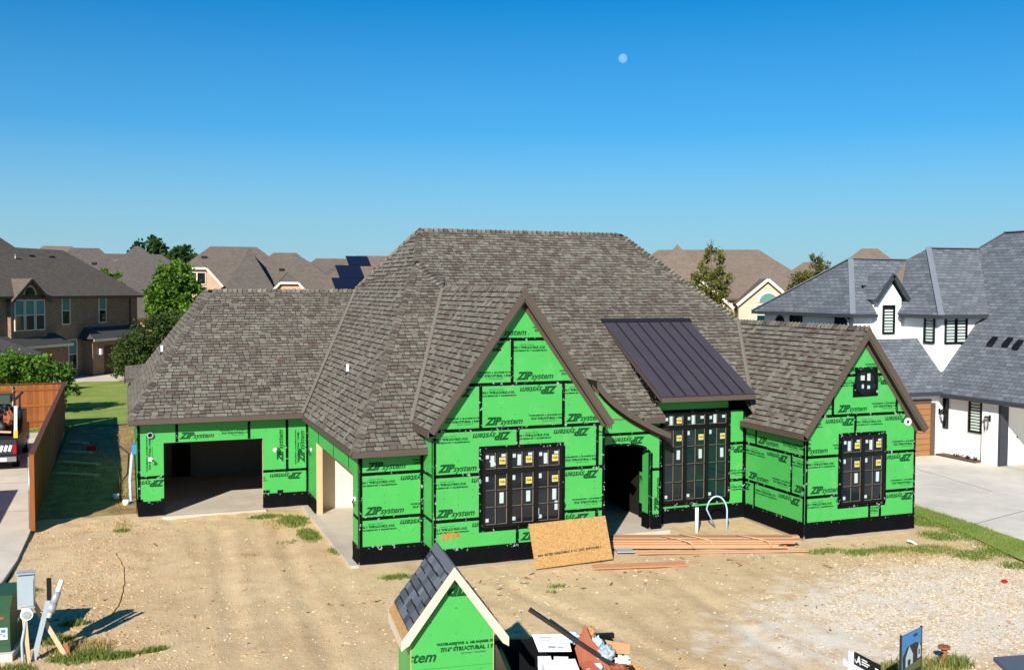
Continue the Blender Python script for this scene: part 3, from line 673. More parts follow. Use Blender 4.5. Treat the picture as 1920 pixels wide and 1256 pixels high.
# ---- windows
def pella(mb, wall, u, z, s, off):
    """square black and yellow maker's sticker"""
    mb.cur = 1; slab_on(mb, wall, [(u-s/2, z-s/2), (u+s/2, z-s/2), (u+s/2, z+s/2), (u-s/2, z+s/2)], off, off+.002)
    mb.cur = 0; slab_on(mb, wall, [(u-s*.42, z-s*.42), (u+s*.42, z-s*.42), (u+s*.42, z+s*.42), (u-s*.42, z+s*.42)], off+.002, off+.0025)
    mb.cur = 2; slab_on(mb, wall, [(u+s*.41*math.cos(t*math.pi/8), z+s*.41*math.sin(t*math.pi/8)) for t in range(16)], off+.0025, off+.0032)
    mb.cur = 1; V, F, wd_ = text_mesh('Pella', s*.36, .3, .002, 1); kx = u-wd_/2
    for f in F: mb.poly([wall.p(kx+V[i].x, z-s*.1+V[i].y, off+.004) for i in f])
def window(wall, rect, cols, zsplit, rows, glass='glass', fl=.1, stickers=(), label=None):
    u0, u1, z0, z1 = rect
    w_ = MB()
    fr = .05
    def ring(a, b, c, d, t, o0, o1):
        for q in ((a, b, c, c+t), (a, b, d-t, d), (a, a+t, c+t, d-t), (b-t, b, c+t, d-t)):
            slab_on(w_, wall, [(q[0], q[2]), (q[1], q[2]), (q[1], q[3]), (q[0], q[3])], o0, o1)
    ring(u0, u1, z0, z1, fr, .0, .06)
    bw = .042; cw = (u1-u0-2*fr-(cols-1)*bw*2)/cols
    lite = []
    for c in range(cols):
        a = u0+fr+c*(cw+2*bw)
        if c: slab_on(w_, wall, [(a-2*bw, z0+fr), (a, z0+fr), (a, z1-fr), (a-2*bw, z1-fr)], 0, .055)
        slab_on(w_, wall, [(a, zsplit-bw), (a+cw, zsplit-bw), (a+cw, zsplit+bw), (a, zsplit+bw)], 0, .053)
        secs = [(z0+fr, zsplit-bw, rows), (zsplit+bw, z1-fr, 1)]
        for (c0, c1, rn) in secs:
            ring(a, a+cw, c0, c1, .03, 0, .046)
            gx0, gx1, gz0, gz1 = a+.03, a+cw-.03, c0+.03, c1-.03
            slab_on(w_, wall, [((gx0+gx1)/2-.011, gz0), ((gx0+gx1)/2+.011, gz0), ((gx0+gx1)/2+.011, gz1), ((gx0+gx1)/2-.011, gz1)], .01, .034)
            hh = (gz1-gz0)/rn
            for k in range(1, rn):
                for q in ((gx0, (gx0+gx1)/2-.012), ((gx0+gx1)/2+.012, gx1)):
                    slab_on(w_, wall, [(q[0], gz0+k*hh-.012), (q[1], gz0+k*hh-.012), (q[1], gz0+k*hh+.012), (q[0], gz0+k*hh+.012)], .01, .033)
            for k in range(rn):
                lite.append((gx0, (gx0+gx1)/2-.012, gz0+k*hh+.012*(k > 0), gz0+(k+1)*hh-.012*(k < rn-1)))
                lite.append(((gx0+gx1)/2+.012, gx1, gz0+k*hh+.012*(k > 0), gz0+(k+1)*hh-.012*(k < rn-1)))
    win = w_.build('window', 'window_black', house)
    if label: win['label'] = label
    for (a, b, c, d) in lite:
        mb = MB(); mb.cur = 0
        slab_on(mb, wall, [(a, c), (b, c), (b, d), (a, d)], .004, .018)
        mb.cur = 1
        slab_on(mb, wall, [(b-.02, c), (b, c), (b, d), (b-.02, d)], .0185, .024)
        slab_on(mb, wall, [(a, c), (b-.02, c), (b-.02, c+.012), (a, c+.012)], .0185, .023)
        mb.build('pane', [glass, 'spacer'], win)
    for kind, u, z, a, b in stickers:
        mb = MB()
        if kind == 'p': pella(mb, wall, u, z, a, .0255); mb.build('sticker', ['sticker_white', 'paint_black', 'sticker_yellow'], win)
        else:
            t = rnd.uniform(-.03, .03) if kind == 'w' else .6
            cs, sn = math.cos(t), math.sin(t)
            slab_on(mb, wall, [(u+(x*cs-y*sn), z+(x*sn+y*cs)) for x, y in ((-a/2, -b/2), (a/2, -b/2), (a/2, b/2), (-a/2, b/2))], *((.0195, .021) if kind == 'w' else (.0255, .027)))
            mb.build('sticker', 'sticker_white', win)
    # flashing tape round the frame
    mb = MB()
    for q in ((u0-fl, u1+fl*.6, z1, z1+fl), (u0-fl, u1+fl*.8, z0-fl*1.1, z0), (u0-fl, u0, z0, z1), (u1, u1+fl, z0-.04, z1)):
        slab_on(mb, wall, [(q[0], q[2]), (q[1], q[2]), (q[1], q[3]), (q[0], q[3])], .019, .023)
    mb.build('flashing_tape', 'tape', win)
def stk(rect, cols, zs, rows, skip=()):
    u0, u1, z0, z1 = rect; cw = (u1-u0)/cols; out = []
    hh = (zs-z0-.1)/rows
    for c in range(cols):
        uc = u0+(c+.5)*cw; q = cw*.235
        if ('pt', c) not in skip: out.append(('p', uc+q, (zs+z1)/2-.02, .22, 0))
        if ('pl', c) not in skip: out.append(('p', uc+q, zs-hh*.5-.06, .22, 0))
        out += [('w', uc-q*.55, (zs+z1)/2-.02, .11, .3), ('w', uc-q*1.35, z1-.2, .09, .1), ('w', uc+q*1.2, z1-.18, .12, .09),
                ('w', uc-q*1.4, zs-.2, .08, .13), ('w', uc+q*.9, zs-hh*1.5-.02, .12, .3), ('w', uc-q*1.4, z0+.2, .1, .1)]
    return out
s_ = stk(WD, 3, 2.56, 3) + [('t', 9.3, 2.8, .11, .2), ('w', 10.63, 1.33, .09, .26), ('w', 11.19, 1.5, .09, .26)]
window(wd, WD, 3, 2.56, 3, 'glass', stickers=s_, label='wide black window with six round yellow stickers')
window(wg, WG, 2, 2.51, 3, 'glass', stickers=stk(WG, 2, 2.51, 3), label='narrow black window in the right gable')
sf = stk(WF, 3, 3.13, 4, skip=(('pt', 1), ('pt', 2)))
window(wf, WF, 3, 3.13, 4, 'glass_teal', stickers=sf, label='tall black window under the metal shed roof')
# round window
cu, cz, rr = 21.22, 4.74, .36
mb = MB()
for i in range(24):
    a0, a1 = i*math.pi/12, (i+1)*math.pi/12
    pl = [(cu+r_*math.cos(a), cz+r_*math.sin(a)) for r_, a in ((rr, a0), (rr+.07, a0), (rr+.07, a1), (rr, a1))]
    slab_on(mb, wg, pl, .02, .075)
slab_on(mb, wg, [(cu-.012, cz-rr), (cu+.012, cz-rr), (cu+.012, cz+rr), (cu-.012, cz+rr)], .02, .05)
slab_on(mb, wg, [(cu-rr, cz-.012), (cu-.012, cz-.012), (cu-.012, cz+.012), (cu-rr, cz+.012)], .02, .05)
slab_on(mb, wg, [(cu+.012, cz-.012), (cu+rr, cz-.012), (cu+rr, cz+.012), (cu+.012, cz+.012)], .02, .05)
rw = mb.build('round_window', 'window_black', house)
for i in range(4):
    a0 = i*math.pi/2; pl = [(cu, cz)]+[(cu+rr*math.cos(a0+j*math.pi/12), cz+rr*math.sin(a0+j*math.pi/12)) for j in range(7)]
    slab_on(MB(), wg, pl, .024, .03).build('pane', 'glass', rw)
for u, z, a, b in ((cu-.13, cz+.12, .15, .15), (cu+.1, cz+.14, .12, .22), (cu-.12, cz-.14, .08, .12), (cu+.1, cz-.17, .1, .1)):
    slab_on(MB(), wg, [(u-a/2, z-b/2), (u+a/2, z-b/2), (u+a/2, z+b/2), (u-a/2, z+b/2)], .0305, .0325).build('sticker', 'sticker_white', rw)
mb = MB(); slab_on(mb, wg, [(20.74, 4.27), (21.69, 4.29), (21.69, 4.7), (21.66, 5.18), (20.8, 5.19), (20.83, 4.7), (20.74, 4.68)], .0195, .0235)
mb.build('flashing_tape', 'tape', rw)
# wall fittings: vents, lamp boxes, cable tails
def disc_on(name, wall, u, z, r, o0, o1, mat, hole=None):
    mb = MB(); k = 20
    if hole:
        for i in range(k):
            a0, a1 = 2*math.pi*i/k, 2*math.pi*(i+1)/k
            slab_on(mb, wall, [(u+q*math.cos(a), z+q*math.sin(a)) for q, a in ((hole, a0), (r, a0), (r, a1), (hole, a1))], o0, o1)
    else: slab_on(mb, wall, [(u+r*math.cos(2*math.pi*i/k), z+r*math.sin(2*math.pi*i/k)) for i in range(k)], o0, o1)
    return mb.build(name, mat, house)
disc_on('vent_collar', wg, 22.86, 3.43, .125, .012, .06, 'pvc_white', .06); disc_on('vent_core', wg, 22.86, 3.43, .06, .012, .03, 'black_plastic')
disc_on('vent_collar', wa, .66, 2.72, .1, .012, .1, 'meter_silver', .07); disc_on('vent_core', wa, .66, 2.72, .07, .012, .02, 'black_plastic')
for w_, u, z in ((wa, .66, 1.92), (wa, 4.68, 2.02), (wb, -34.6, 2.05), (wb, -27.5, 1.75)):
    disc_on('lamp_box', w_, u, z, .07, .012, .04, 'pvc_white')
    MB().tube([w_.p(u+.02, z, .04), w_.p(u+.1, z-.05, .1), w_.p(u+.16, z-.12, .09), w_.p(u+.1, z-.17, .06)], .018, 5).build('cable_tail', 'black_plastic', house)
MB().box(X1+.55, X1+.62, YC-.03, YC-.005, .42, .48).build('hose_box', 'yellow_paint', house)
# =================================================================== shingle roofs
PAL = [K(lin(*c), .71) for c in ((137, 131, 118), (127, 120, 108), (147, 142, 128), (120, 111, 100), (123, 110, 99), (112, 104, 94), (141, 135, 121), (132, 126, 114), (116, 102, 92))]
PALW = [5, 5, 4, 3, 2.4, 2, 4, 5, 1.6]
PAL_SLATE = [lin(92, 98, 106), lin(80, 85, 92), lin(104, 110, 118), lin(70, 74, 80), lin(114, 120, 126)]
PAL_SLATE_W = [4, 4, 3, 2, 1]
TABS = []
def plane_frame(P):
    nn = Vector((0, 0, 0))
    for i in range(len(P)):
        a, b = P[i], P[(i+1) % len(P)]; nn += Vector(((a.y-b.y)*(a.z+b.z), (a.z-b.z)*(a.x+b.x), (a.x-b.x)*(a.y+b.y)))
    nn.normalize()
    if nn.z < 0: nn = -nn
    u = Vector((0, 0, 1)).cross(nn).normalized(); v = nn.cross(u)
    return u, v, nn
def scan(poly, y):
    xs = []
    for i in range(len(poly)):
        a, b = poly[i], poly[(i+1) % len(poly)]
        if (a[1] > y) != (b[1] > y): xs.append(a[0]+(y-a[1])*(b[0]-a[0])/(b[1]-a[1]))
    return sorted(xs)
def shingle_plane(pts, expo=.18, wmin=.16, wmax=.26, pal=PAL, wts=PALW, tabs=TABS, holes=None, butt=.02, roofpart=None, deckmat='roof_underlay', decks=None):
    P = [Vector(p) for p in pts]; u, v, nn = plane_frame(P); O = P[0]
    q = [((p-O).dot(u), (p-O).dot(v)) for p in P]
    if decks is not None: decks.poly([p+nn*-.002 for p in P])
    y = min(a[1] for a in q); top = max(a[1] for a in q); first = True
    while y < top-.03:
        y0, y1 = y+.0005, min(y+expo*.81, top-.001); ym = (y0+y1)/2
        A, B = scan(q, y0), scan(q, y1)
        if len(A) < 2: A = scan(q, ym)
        if len(B) < 2: B = scan(q, ym)
        if len(A) != len(B): A = B = max((A, B, scan(q, ym)), key=len)
        if len(A) == len(B) and len(A) >= 2:
            for k in range(0, len(A), 2):
                a0, b0, a1, b1 = A[k], A[k+1], B[k], B[k+1]
                s = min(a0, a1)-rnd.uniform(0, wmax); end = max(b0, b1); raised = rnd.random() < .5
                while s < end:
                    wd_ = rnd.uniform(wmin, wmax); t = s+wd_; g = .02 if rnd.random() < .8 else .002
                    bl, br, tr, tl = max(s, a0), min(t-g, b0), min(t-g, b1), max(s, a1)
                    clipped = bl > s+1e-6 or tl > s+1e-6 or br < t-g-1e-6 or tr < t-g-1e-6
                    if br-bl > .004 or tr-tl > .004:
                        br = max(br, bl+.0005); tr = max(tr, tl+.0005)
                        hb = butt*(1.25 if raised else .7)*rnd.uniform(.85, 1.15); drop = rnd.choice((0, 0, .006, -.006))
                        tabs.append((O, u, v, nn, bl, br, tl, tr, y0-drop*(y > .2), y1 if (clipped or rnd.random() < .78) else y0+expo*1.01, hb, .004, rnd.choices(range(len(pal)), wts)[0], clipped))
                    raised = not raised; s = t
        y += expo
def tab_corners(t):
    O, u, v, nn, bl, br, tl, tr, y0, y1, hb, ht, ci, cl = t
    pt = lambda a, b, h: O+u*a+v*b+nn*h
    return [pt(bl, y0, 0), pt(br, y0, 0), pt(tr, y1, 0), pt(tl, y1, 0), pt(bl, y0, hb), pt(br, y0, hb), pt(tr, y1, ht), pt(tl, y1, ht)]
def tab_score(t):
    O, u, v, nn, bl, br, tl, tr, y0, y1 = t[:10]
    c = O+u*(bl+br)/2+v*y0; d = c-Vector((0, 0, CAM_Z)); L = d.length
    x = d.dot(rt2)/d.dot(fw); yy = d.dot(up2)/d.dot(fw)
    if abs(x) > .51 or abs(yy) > .335: return 0
    return max(0, -(d/L).dot(nn))*(br-bl)*(y1-y0)/L**2
def lay_tabs(tabs, parent, pal, nobj=300, mat='shingle'):
    order = sorted(range(len(tabs)), key=lambda i: -tab_score(tabs[i]) if not tabs[i][-1] else 1)
    single = set(order[:nobj]); units = []
    for c in pal:
        m = MB(); m.cc = c; m.hexa([(0, 0, 0), (1, 0, 0), (1, 1, 0), (0, 1, 0), (0, 0, 1), (1, 0, 1), (1, 1, .25), (0, 1, .25)]); units.append(m.mesh('shingle', mat))
    rest = MB()
    for i, t in enumerate(tabs):
        if i in single:
            O, u, v, nn, bl, br, tl, tr, y0, y1, hb, ht, ci, cl = t
            o = link('shingle', units[ci], parent)
            M = Matrix.Identity(4); a = u*(br-bl); b = v*(y1-y0); c = nn*hb; p = O+u*bl+v*y0
            for r_ in range(3): M[r_][0], M[r_][1], M[r_][2], M[r_][3] = a[r_], b[r_], c[r_], p[r_]
            o.matrix_basis = M
        else:
            rest.cc = pal[t[12]]; rest.hexa(tab_corners(t))
    o = rest.build('shingles', mat, parent); tag(o, kind='stuff'); return o
def caps(parent, A, B, n1, n2, mat='cap', half=.16, step=.19, name='cap_shingle'):
    """overlapping cap shingles from low end A to high end B; n1, n2 the normals of the two slopes"""
    A = Vector(A); B = Vector(B); d = (B-A).normalized(); L = (B-A).length
    s1 = d.cross(Vector(n1)).normalized(); s2 = Vector(n2).cross(d).normalized()
    mid = (Vector(n1)+Vector(n2)).normalized()
    if s1.dot(Vector(n2)) > 0: s1 = -s1
    if s2.dot(Vector(n1)) > 0: s2 = -s2
    base = MB(); q0 = [A+s1*half*.9+Vector(n1)*.022, A+mid*.03, A+s2*half*.9+Vector(n2)*.022]; q1 = [p+(B-A) for p in q0]
    base.poly([q0[0], q0[1], q1[1], q1[0]]); base.poly([q0[1], q0[2], q1[2], q1[1]]); base.build('hip_underlay', 'roof_underlay', parent)
    mb = MB(); ln = step*.84; hb, ht = .07, .034
    def ring(t, h): return [d*t+s1*half+Vector(n1)*(h*.6), d*t+mid*h*1.2, d*t+s2*half+Vector(n2)*(h*.6)]
    lo, hi = ring(0, hb), ring(ln, ht); lo0 = ring(0, .0)
    mb.poly([lo[0], lo[1], hi[1], hi[0]]); mb.poly([lo[1], lo[2], hi[2], hi[1]]); mb.poly([lo0[0], lo0[1], lo[1], lo[0]]); mb.poly([lo0[1], lo0[2], lo[2], lo[1]])
    mb.poly([lo0[0], lo[0], hi[0]]); mb.poly([lo0[2], hi[2], lo[2]])
    me = mb.mesh(name, mat); k = int(L/step)
    for i in range(k):
        o = link(name, me, parent); o.location = A+d*(i*step)+Vector((rnd.uniform(-.006, .006), rnd.uniform(-.006, .006), 0))
def nrm(pts): return plane_frame([Vector(p) for p in pts])[2]

EZ = 3.22
Ccor = (5.57, 26.49, EZ); SL, SC, SM = 1.31, .63, .68
cz = lambda y: EZ+SC*(y-26.49)
mz = lambda y: 3.55+SM*(y-27.87)
lz = lambda x: EZ+SL*(x-5.57)
lx = lambda z: 5.57+(z-EZ)/SL
Kp = (9.57, 26.49+(8.46-EZ)/SC, 8.46)
DB = (PKX, 26.49+(PKZ-EZ)/SC, PKZ)
R1 = (10.27, 36.99, 9.752); R2 = (18.74, 36.99, 9.752); U_ = (9.67, 35.27, mz(35.27))
GB = (GX, 27.87+(GZ-3.55)/SM, GZ)
gy = 34.72; gzr = 7.45; SGF = .63; gRL = (3.01, gy+(gzr-3.3)/SGF, gzr); gRR = (lx(gzr), gRL[1], gzr)
S_ = (8.89, 41.6, lz(8.89))
polys = dict(
    c_front=[Ccor, (7.6, 26.49, EZ), (7.6, 27.4, cz(27.4)), (7.42, 26.49+(3.81-EZ)/SC, 3.81), DB, Kp],
    left_=[Ccor, Kp, S_, gRR, (5.57, gy-.1, EZ)],
    left_up=[Kp, U_, R1, S_],
    c_right=[Kp, DB, (10.5, 34.4, mz(34.4))],
    d_left=[(PKX, 25.7, PKZ), DB, (7.42, 26.49+(3.81-EZ)/SC, 3.81), (7.42, 25.7, 3.81)],
    d_right=[(PKX, 25.7, PKZ), (12.82, 25.7, 3.81), (12.82, 28.25, 3.81), (PKX, 33.77, PKZ)],
    main=[(12.6, 27.87, 3.55), (15.72, 27.87, 3.55), (15.72, 31.8, mz(31.8)), (18.93, 31.8, mz(31.8)), (18.93, 27.87, 3.55), (18.97, 27.87, 3.55), GB, R2, R1, (9.62, 35.15, mz(35.15)), (10.2, 33.6, mz(33.6)), (12.6, 29.0, mz(29.0))],
    g_left=[(18.75, 24.98, 3.26), (GX, 24.98, GZ), GB, (18.97, 27.87, 3.556), (18.75, 28.3, 3.26)],
    g_right=[(GX, 24.98, GZ), (23.41, 24.98, 3.26), (23.41, 31, 3.26), (GX, 32.06, GZ)],
    garage=[(.01, gy, 3.3), (5.55, gy, 3.3), gRR, gRL],
    garage_left=[(.01, gy, 3.3), gRL, (3.01, 44.5, gzr), (.01, 47.5, 3.3)],
)
roof = MB()
hidden = ('g_right', 'd_right', 'c_right')
for k_, pl in polys.items(): shingle_plane(pl, decks=roof)
# planes nobody sees from the street close the roof
uvp = [[R2, GB, (23.6, 31, 3.3), (24.5, 40, 3.3)], [R1, R2, (24.5, 47.2, 3.3), (8, 47.2, 3.3)], [S_, R1, (8, 47.2, 3.3)], [gRR, gRL, (3.01, 44.5, gzr), (8, 47.2, 3.3)]]
for pl in uvp: roof.poly(pl)
roofo = roof.build('roof', 'roof_underlay', house)
lay_tabs(TABS, roofo, PAL)
# small wing behind the garage
mb = MB(); uvpoly(mb, [(-.12, 46.2, 3.66), (1.2, 46.2, 3.66), (1.6, 47.0, 4.35), (-.12, 46.9, 4.15)]); mb.build('rear_wing_roof', 'roof_grey_brown', house)
mb = MB(); mb.box(-.16, -.121, 46.1, 47.0, 3.45, 3.7); mb.box(-.12, .3, 46.14, 46.19, 3.5, 3.65); mb.build('fascia', 'fascia', house)
# hip and ridge caps
NL, NC, NM = nrm(polys['left_']), nrm(polys['c_front']), nrm(polys['main']); NDL, NDR = nrm(polys['d_left']), nrm(polys['d_right'])
NGL, NGR = nrm(polys['g_left']), nrm(polys['g_right']); NGA, NGAL = nrm(polys['garage']), nrm(polys['garage_left'])
caps(roofo, Ccor, Kp, NC, NL); caps(roofo, U_, R1, NM, nrm(polys['left_up'])); caps(roofo, DB, Kp, NC, NM, half=.1)
caps(roofo, R1, R2, NM, Vector((0, -NM.y, NM.z))); caps(roofo, GB, R2, NM, Vector((.6, .1, .8)).normalized())
caps(roofo, (PKX, 25.7, PKZ), DB, NDL, NDR, half=.13); caps(roofo, (GX, 24.98, GZ), GB, NGL, NGR, half=.13)
caps(roofo, (.01, gy, 3.3), gRL, NGA, NGAL); caps(roofo, gRR, gRL, NGA, Vector((0, -NGA.y, NGA.z)))
caps(roofo, S_, R1, nrm(polys['left_up']), Vector((0, .7, .7)))
# valley flashings
def valley(A, B, na, nb):
    A = Vector(A); B = Vector(B); d = (B-A).normalized()
    for nn, sg in ((na, 1), (nb, -1)):
        sd = d.cross(Vector(nn)).normalized()
        if sd.dot(Vector(nb if sg == 1 else na)) < 0: sd = -sd
        mb = MB(); mb.hexa([A+Vector(nn)*.012, A+sd*.085+Vector(nn)*.012, B+sd*.085+Vector(nn)*.012, B+Vector(nn)*.012,
                            A+Vector(nn)*.03, A+sd*.085+Vector(nn)*.03, B+sd*.085+Vector(nn)*.03, B+Vector(nn)*.03])
        fix(mb.build('valley_flashing', 'valley_metal', roofo))
valley((7.42, 26.49+(3.81-EZ)/SC, 3.83), DB, NC, NDL); valley((5.57, gy, 3.28), gRR, NGA, NL); valley((18.97, 27.87, 3.57), GB, NM, NGL)
# fascia boards and soffits
def fas(a, b, h=.17, t=.03, nm='fascia'):
    a = Vector(a); b = Vector(b); dz = Vector((0, 0, -h/2-.004)); return board(nm, a+dz, b+dz, t, h, 'fascia', house)
fas((-.01, gy-.016, 3.3), (5.56, gy-.016, 3.3)); fas((-.006, gy, 3.3), (-.006, 47, 3.3))
fas((5.553, gy-.03, EZ), (5.553, 26.49, EZ)); fas((5.538, 26.474, EZ), (7.6, 26.474, EZ))
fas((18.735, 28.3, 3.26), (18.735, 24.99, 3.26)); fas((7.405, 27.4, 3.81), (7.405, 25.72, 3.81), .2)
fas((15.05, 27.853, 3.56), (15.7, 27.853, 3.56)); fas((18.9, 27.853, 3.56), (19.0, 27.853, 3.56))
MB().box(0.0, 5.6, gy, YA-.001, 3.1, 3.12).build('soffit', 'soffit', house)
MB().box(5.56, X1-.001, 26.5, gy, 3.03, 3.05).build('soffit', 'soffit', house); MB().box(X1-.001, 7.6, 26.5, YC-.001, 3.03, 3.05).build('soffit', 'soffit', house)
MB().box(18.76, X4-.001, 25, 28.3, 3.06, 3.08).build('soffit', 'soffit', house)
MB().box(7.43, X2-.001, 25.72, 27.4, 3.6, 3.62).build('soffit', 'soffit', house)
MB().box(.0, X0-.001, gy, 47, 3.1, 3.12).build('soffit', 'soffit', house)
def rake(px, pz, s, xe, Y, nm='rake_board'):
    """two-layer rake board from peak to eave on plane Y, facing front"""
    sg = 1 if xe > px else -1; d = Vector((sg, 0, -s)).normalized(); up_ = Vector((sg*s, 0, 1)).normalized()
    pe = Vector((xe+sg*.02, 0, pz-s*abs(xe-px)-.02*s)); pp = Vector((px, 0, pz))
    def slabr(w0, w1, y0, y1, nm):
        vert = lambda p, w: p+Vector((0, 0, -w*math.sqrt(1+s*s)))
        a = [vert(pp, w0), vert(pe, w0), pe-up_*w1, vert(pp, w1)]
        if w0: a[1] = pe-up_*w0
        mb = MB(); mb.prism([p+Vector((0, y0, 0)) for p in a], (0, y1-y0, 0)); fix(mb.build(nm, 'fascia', house))
    slabr(-.012, .17, Y-.03, Y, nm); slabr(.05, .21, Y+.001, Y+.028, nm)
    # soffit under the overhang
    mb = MB(); n_ = up_
    a = [pp-Vector((0, 0, .15*math.sqrt(1+s*s))), pe-up_*.15]
    q = [a[0]+Vector((0, Y+.03, 0)), a[1]+Vector((0, Y+.03, 0)), a[1]+Vector((0, Y+.32, 0)), a[0]+Vector((0, Y+.32, 0))]
    mb.prism(q, -up_*.02); fix(mb.build('soffit', 'soffit', house))
    # frieze on the wall
    w_ = [pp-Vector((0, 0, .17*math.sqrt(1+s*s))), pe-up_*.17, pe-up_*.27, pp-Vector((0, 0, .27*math.sqrt(1+s*s)))]
    mb = MB(); mb.prism([p+Vector((0, Y+.262, 0)) for p in w_], (0, .02, 0)); fix(mb.build('frieze_board', 'fascia', house))
rake(PKX, PKZ, SD, 7.42, 25.7); rake(PKX, PKZ, SD, 12.82, 25.7); rake(GX, GZ, SG, 18.75, 24.98); rake(GX, GZ, SG, 23.41, 24.98)
# swooping entry roof
mb = MB(); mf = MB(); ms = MB()
fine = [(13.18+i*.195, swz(13.18+i*.195)) for i in range(14)]
for (a, za), (b, zb) in zip(fine, fine[1:]):
    mf.prism([(a, 27.52, za+.01), (b, 27.52, zb+.01), (b, 27.52, zb-.17-.08*max(0, (14.6-b)/1.4)), (a, 27.52, za-.17-.08*max(0, (14.6-a)/1.4))], (0, .03, 0))
    ms.prism([(a, 27.86, za-.13), (b, 27.86, zb-.13), (b, 27.86, zb-.24), (a, 27.86, za-.24)], (0, .02, 0))
    ya, yb = 27.87+(za-3.55)/SM, 27.87+(zb-3.55)/SM
    mb.poly([(a, 27.53, za), (b, 27.53, zb), (b, max(28, yb+.02), zb), (a, max(28, ya+.02), za)])
    mb.poly([(a, 27.55, za-.05), (a, 27.9, za-.05), (b, 27.9, zb-.05), (b, 27.55, zb-.05)])
fix(mf.build('swoop_fascia', 'fascia', house)); fix(ms.build('frieze_board', 'fascia', house)); mb.build('swoop_roof', 'cap', house)
# standing seam shed roof
mA, mB_, mC, mD = Vector((15.52, 27.78, 4.2)), Vector((18.95, 27.78, 4.2)), Vector((18.95, 32.0, 6.42)), Vector((15.52, 32.0, 6.42))
nn = plane_frame([mA, mB_, mC, mD])[2]
mr = MB(); mr.hexa([mA-nn*.03, mB_-nn*.03, mC-nn*.03, mD-nn*.03, mA+nn*.02, mB_+nn*.02, mC+nn*.02, mD+nn*.02]); mro = mr.build('metal_roof', 'metal_roof', house)
for i in range(1, 8):
    t = i/8; board('standing_seam', mA.lerp(mB_, t)+nn*.035, mD.lerp(mC, t)+nn*.035, .028, .045, 'metal_seam', mro, nn)
board('ridge_flashing', mD+nn*.04+Vector((-.05, 0, 0)), mC+nn*.04+Vector((.05, 0, 0)), .22, .05, 'metal_seam', mro, nn)
board('fascia', mA+Vector((0, -.005, -.1)), mB_+Vector((0, -.005, -.1)), .03, .15, 'fascia', house)
for p, q in ((mA, mD), (mB_, mC)):
    mb = MB(); mb.prism([p+Vector((0, 0, -.03)), q+Vector((0, 0, -.03)), q+Vector((0, 0, -.16)), p+Vector((0, .05, -.16))], (.02, 0, 0)); fix(mb.build('fascia', 'fascia', house))
mb = MB(); mb.prism([(15.6, 28.3, 3.7), (15.6, 28.3, 4.35), (15.6, 31.9, 6.3), (15.6, 31.9, 5.9)], (.05, 0, 0)); fix(mb.build('cheek_wall', 'tape', house))
mb = MB(); mb.box(15.56, 18.93, 27.82, YF-.001, 4.0, 4.02); mb.build('soffit', 'soffit', house)
# plumbing vents on the roof
for x, y in ((6.75, 33.0), (1.25, 41.5)):
    z = lz(x) if x > 5 else 3.3+(x-.01)*(gzr-3.3)/3
    MB().tube([(x, y, z-.1), (x, y, z+.3)], .05, 10).build('vent_pipe', 'pvc_white', roofo)
    MB().tube([(x, y, z-.05), (x, y, z+.06)], [.1, .06], 10).build('vent_boot', 'black_plastic', roofo)
# =================================================================== neighbouring houses
def wallbox(mb, x0, x1, y0, y1, z0, z1):
    """four wall faces with metric uv"""
    for a, b in (((x0, y0), (x1, y0)), ((x1, y0), (x1, y1)), ((x1, y1), (x0, y1)), ((x0, y1), (x0, y0))):
        L = math.hypot(b[0]-a[0], b[1]-a[1])
        mb.poly([(a[0], a[1], z0), (b[0], b[1], z0), (b[0], b[1], z1), (a[0], a[1], z1)], [(0, z0), (L, z0), (L, z1), (0, z1)])
def hip_pts(x0, x1, y0, y1, z, p, ov=.45):
    x0 -= ov; x1 += ov; y0 -= ov; y1 += ov; z -= ov*p*.3; w_, d_ = x1-x0, y1-y0
    if w_ >= d_:
        r = d_/2; a, b = (x0+r, y0+r, z+r*p), (x1-r, y0+r, z+r*p)
        return [[(x0, y0, z), (x1, y0, z), b, a], [(x1, y1, z), (x0, y1, z), a, b], [(x0, y1, z), (x0, y0, z), a], [(x1, y0, z), (x1, y1, z), b]], (x0, x1, y0, y1, z)
    r = w_/2; a, b = (x0+r, y0+r, z+r*p), (x0+r, y1-r, z+r*p)
    return [[(x0, y0, z), (x1, y0, z), a], [(x1, y0, z), (x1, y1, z), b, a], [(x1, y1, z), (x0, y1, z), b], [(x0, y1, z), (x0, y0, z), a, b]], (x0, x1, y0, y1, z)
def hip_block(root, x0, x1, y0, y1, zw, p, wm, rm, tm='trim_brown', z0=0, ov=.45, roofname='roof'):
    mb = MB(); wallbox(mb, x0, x1, y0, y1, z0, zw); mb.build('wall', wm, root)
    ps, (a, b, c, d, z) = hip_pts(x0, x1, y0, y1, zw, p, ov)
    mb = MB()
    for q in ps: uvpoly(mb, q)
    ro = mb.build(roofname, rm, root)
    mb = MB(); mb.box(a, b, c, c+.05, z-.2, z-.005); mb.box(a, b, d-.05, d, z-.2, z-.005); mb.box(a, a+.05, c+.051, d-.051, z-.2, z-.005); mb.box(b-.05, b, c+.051, d-.051, z-.2, z-.005)
    mb.box(a+.06, b-.06, c+.06, d-.06, z-.19, z-.15); mb.build('eave_board', tm, root); return ro
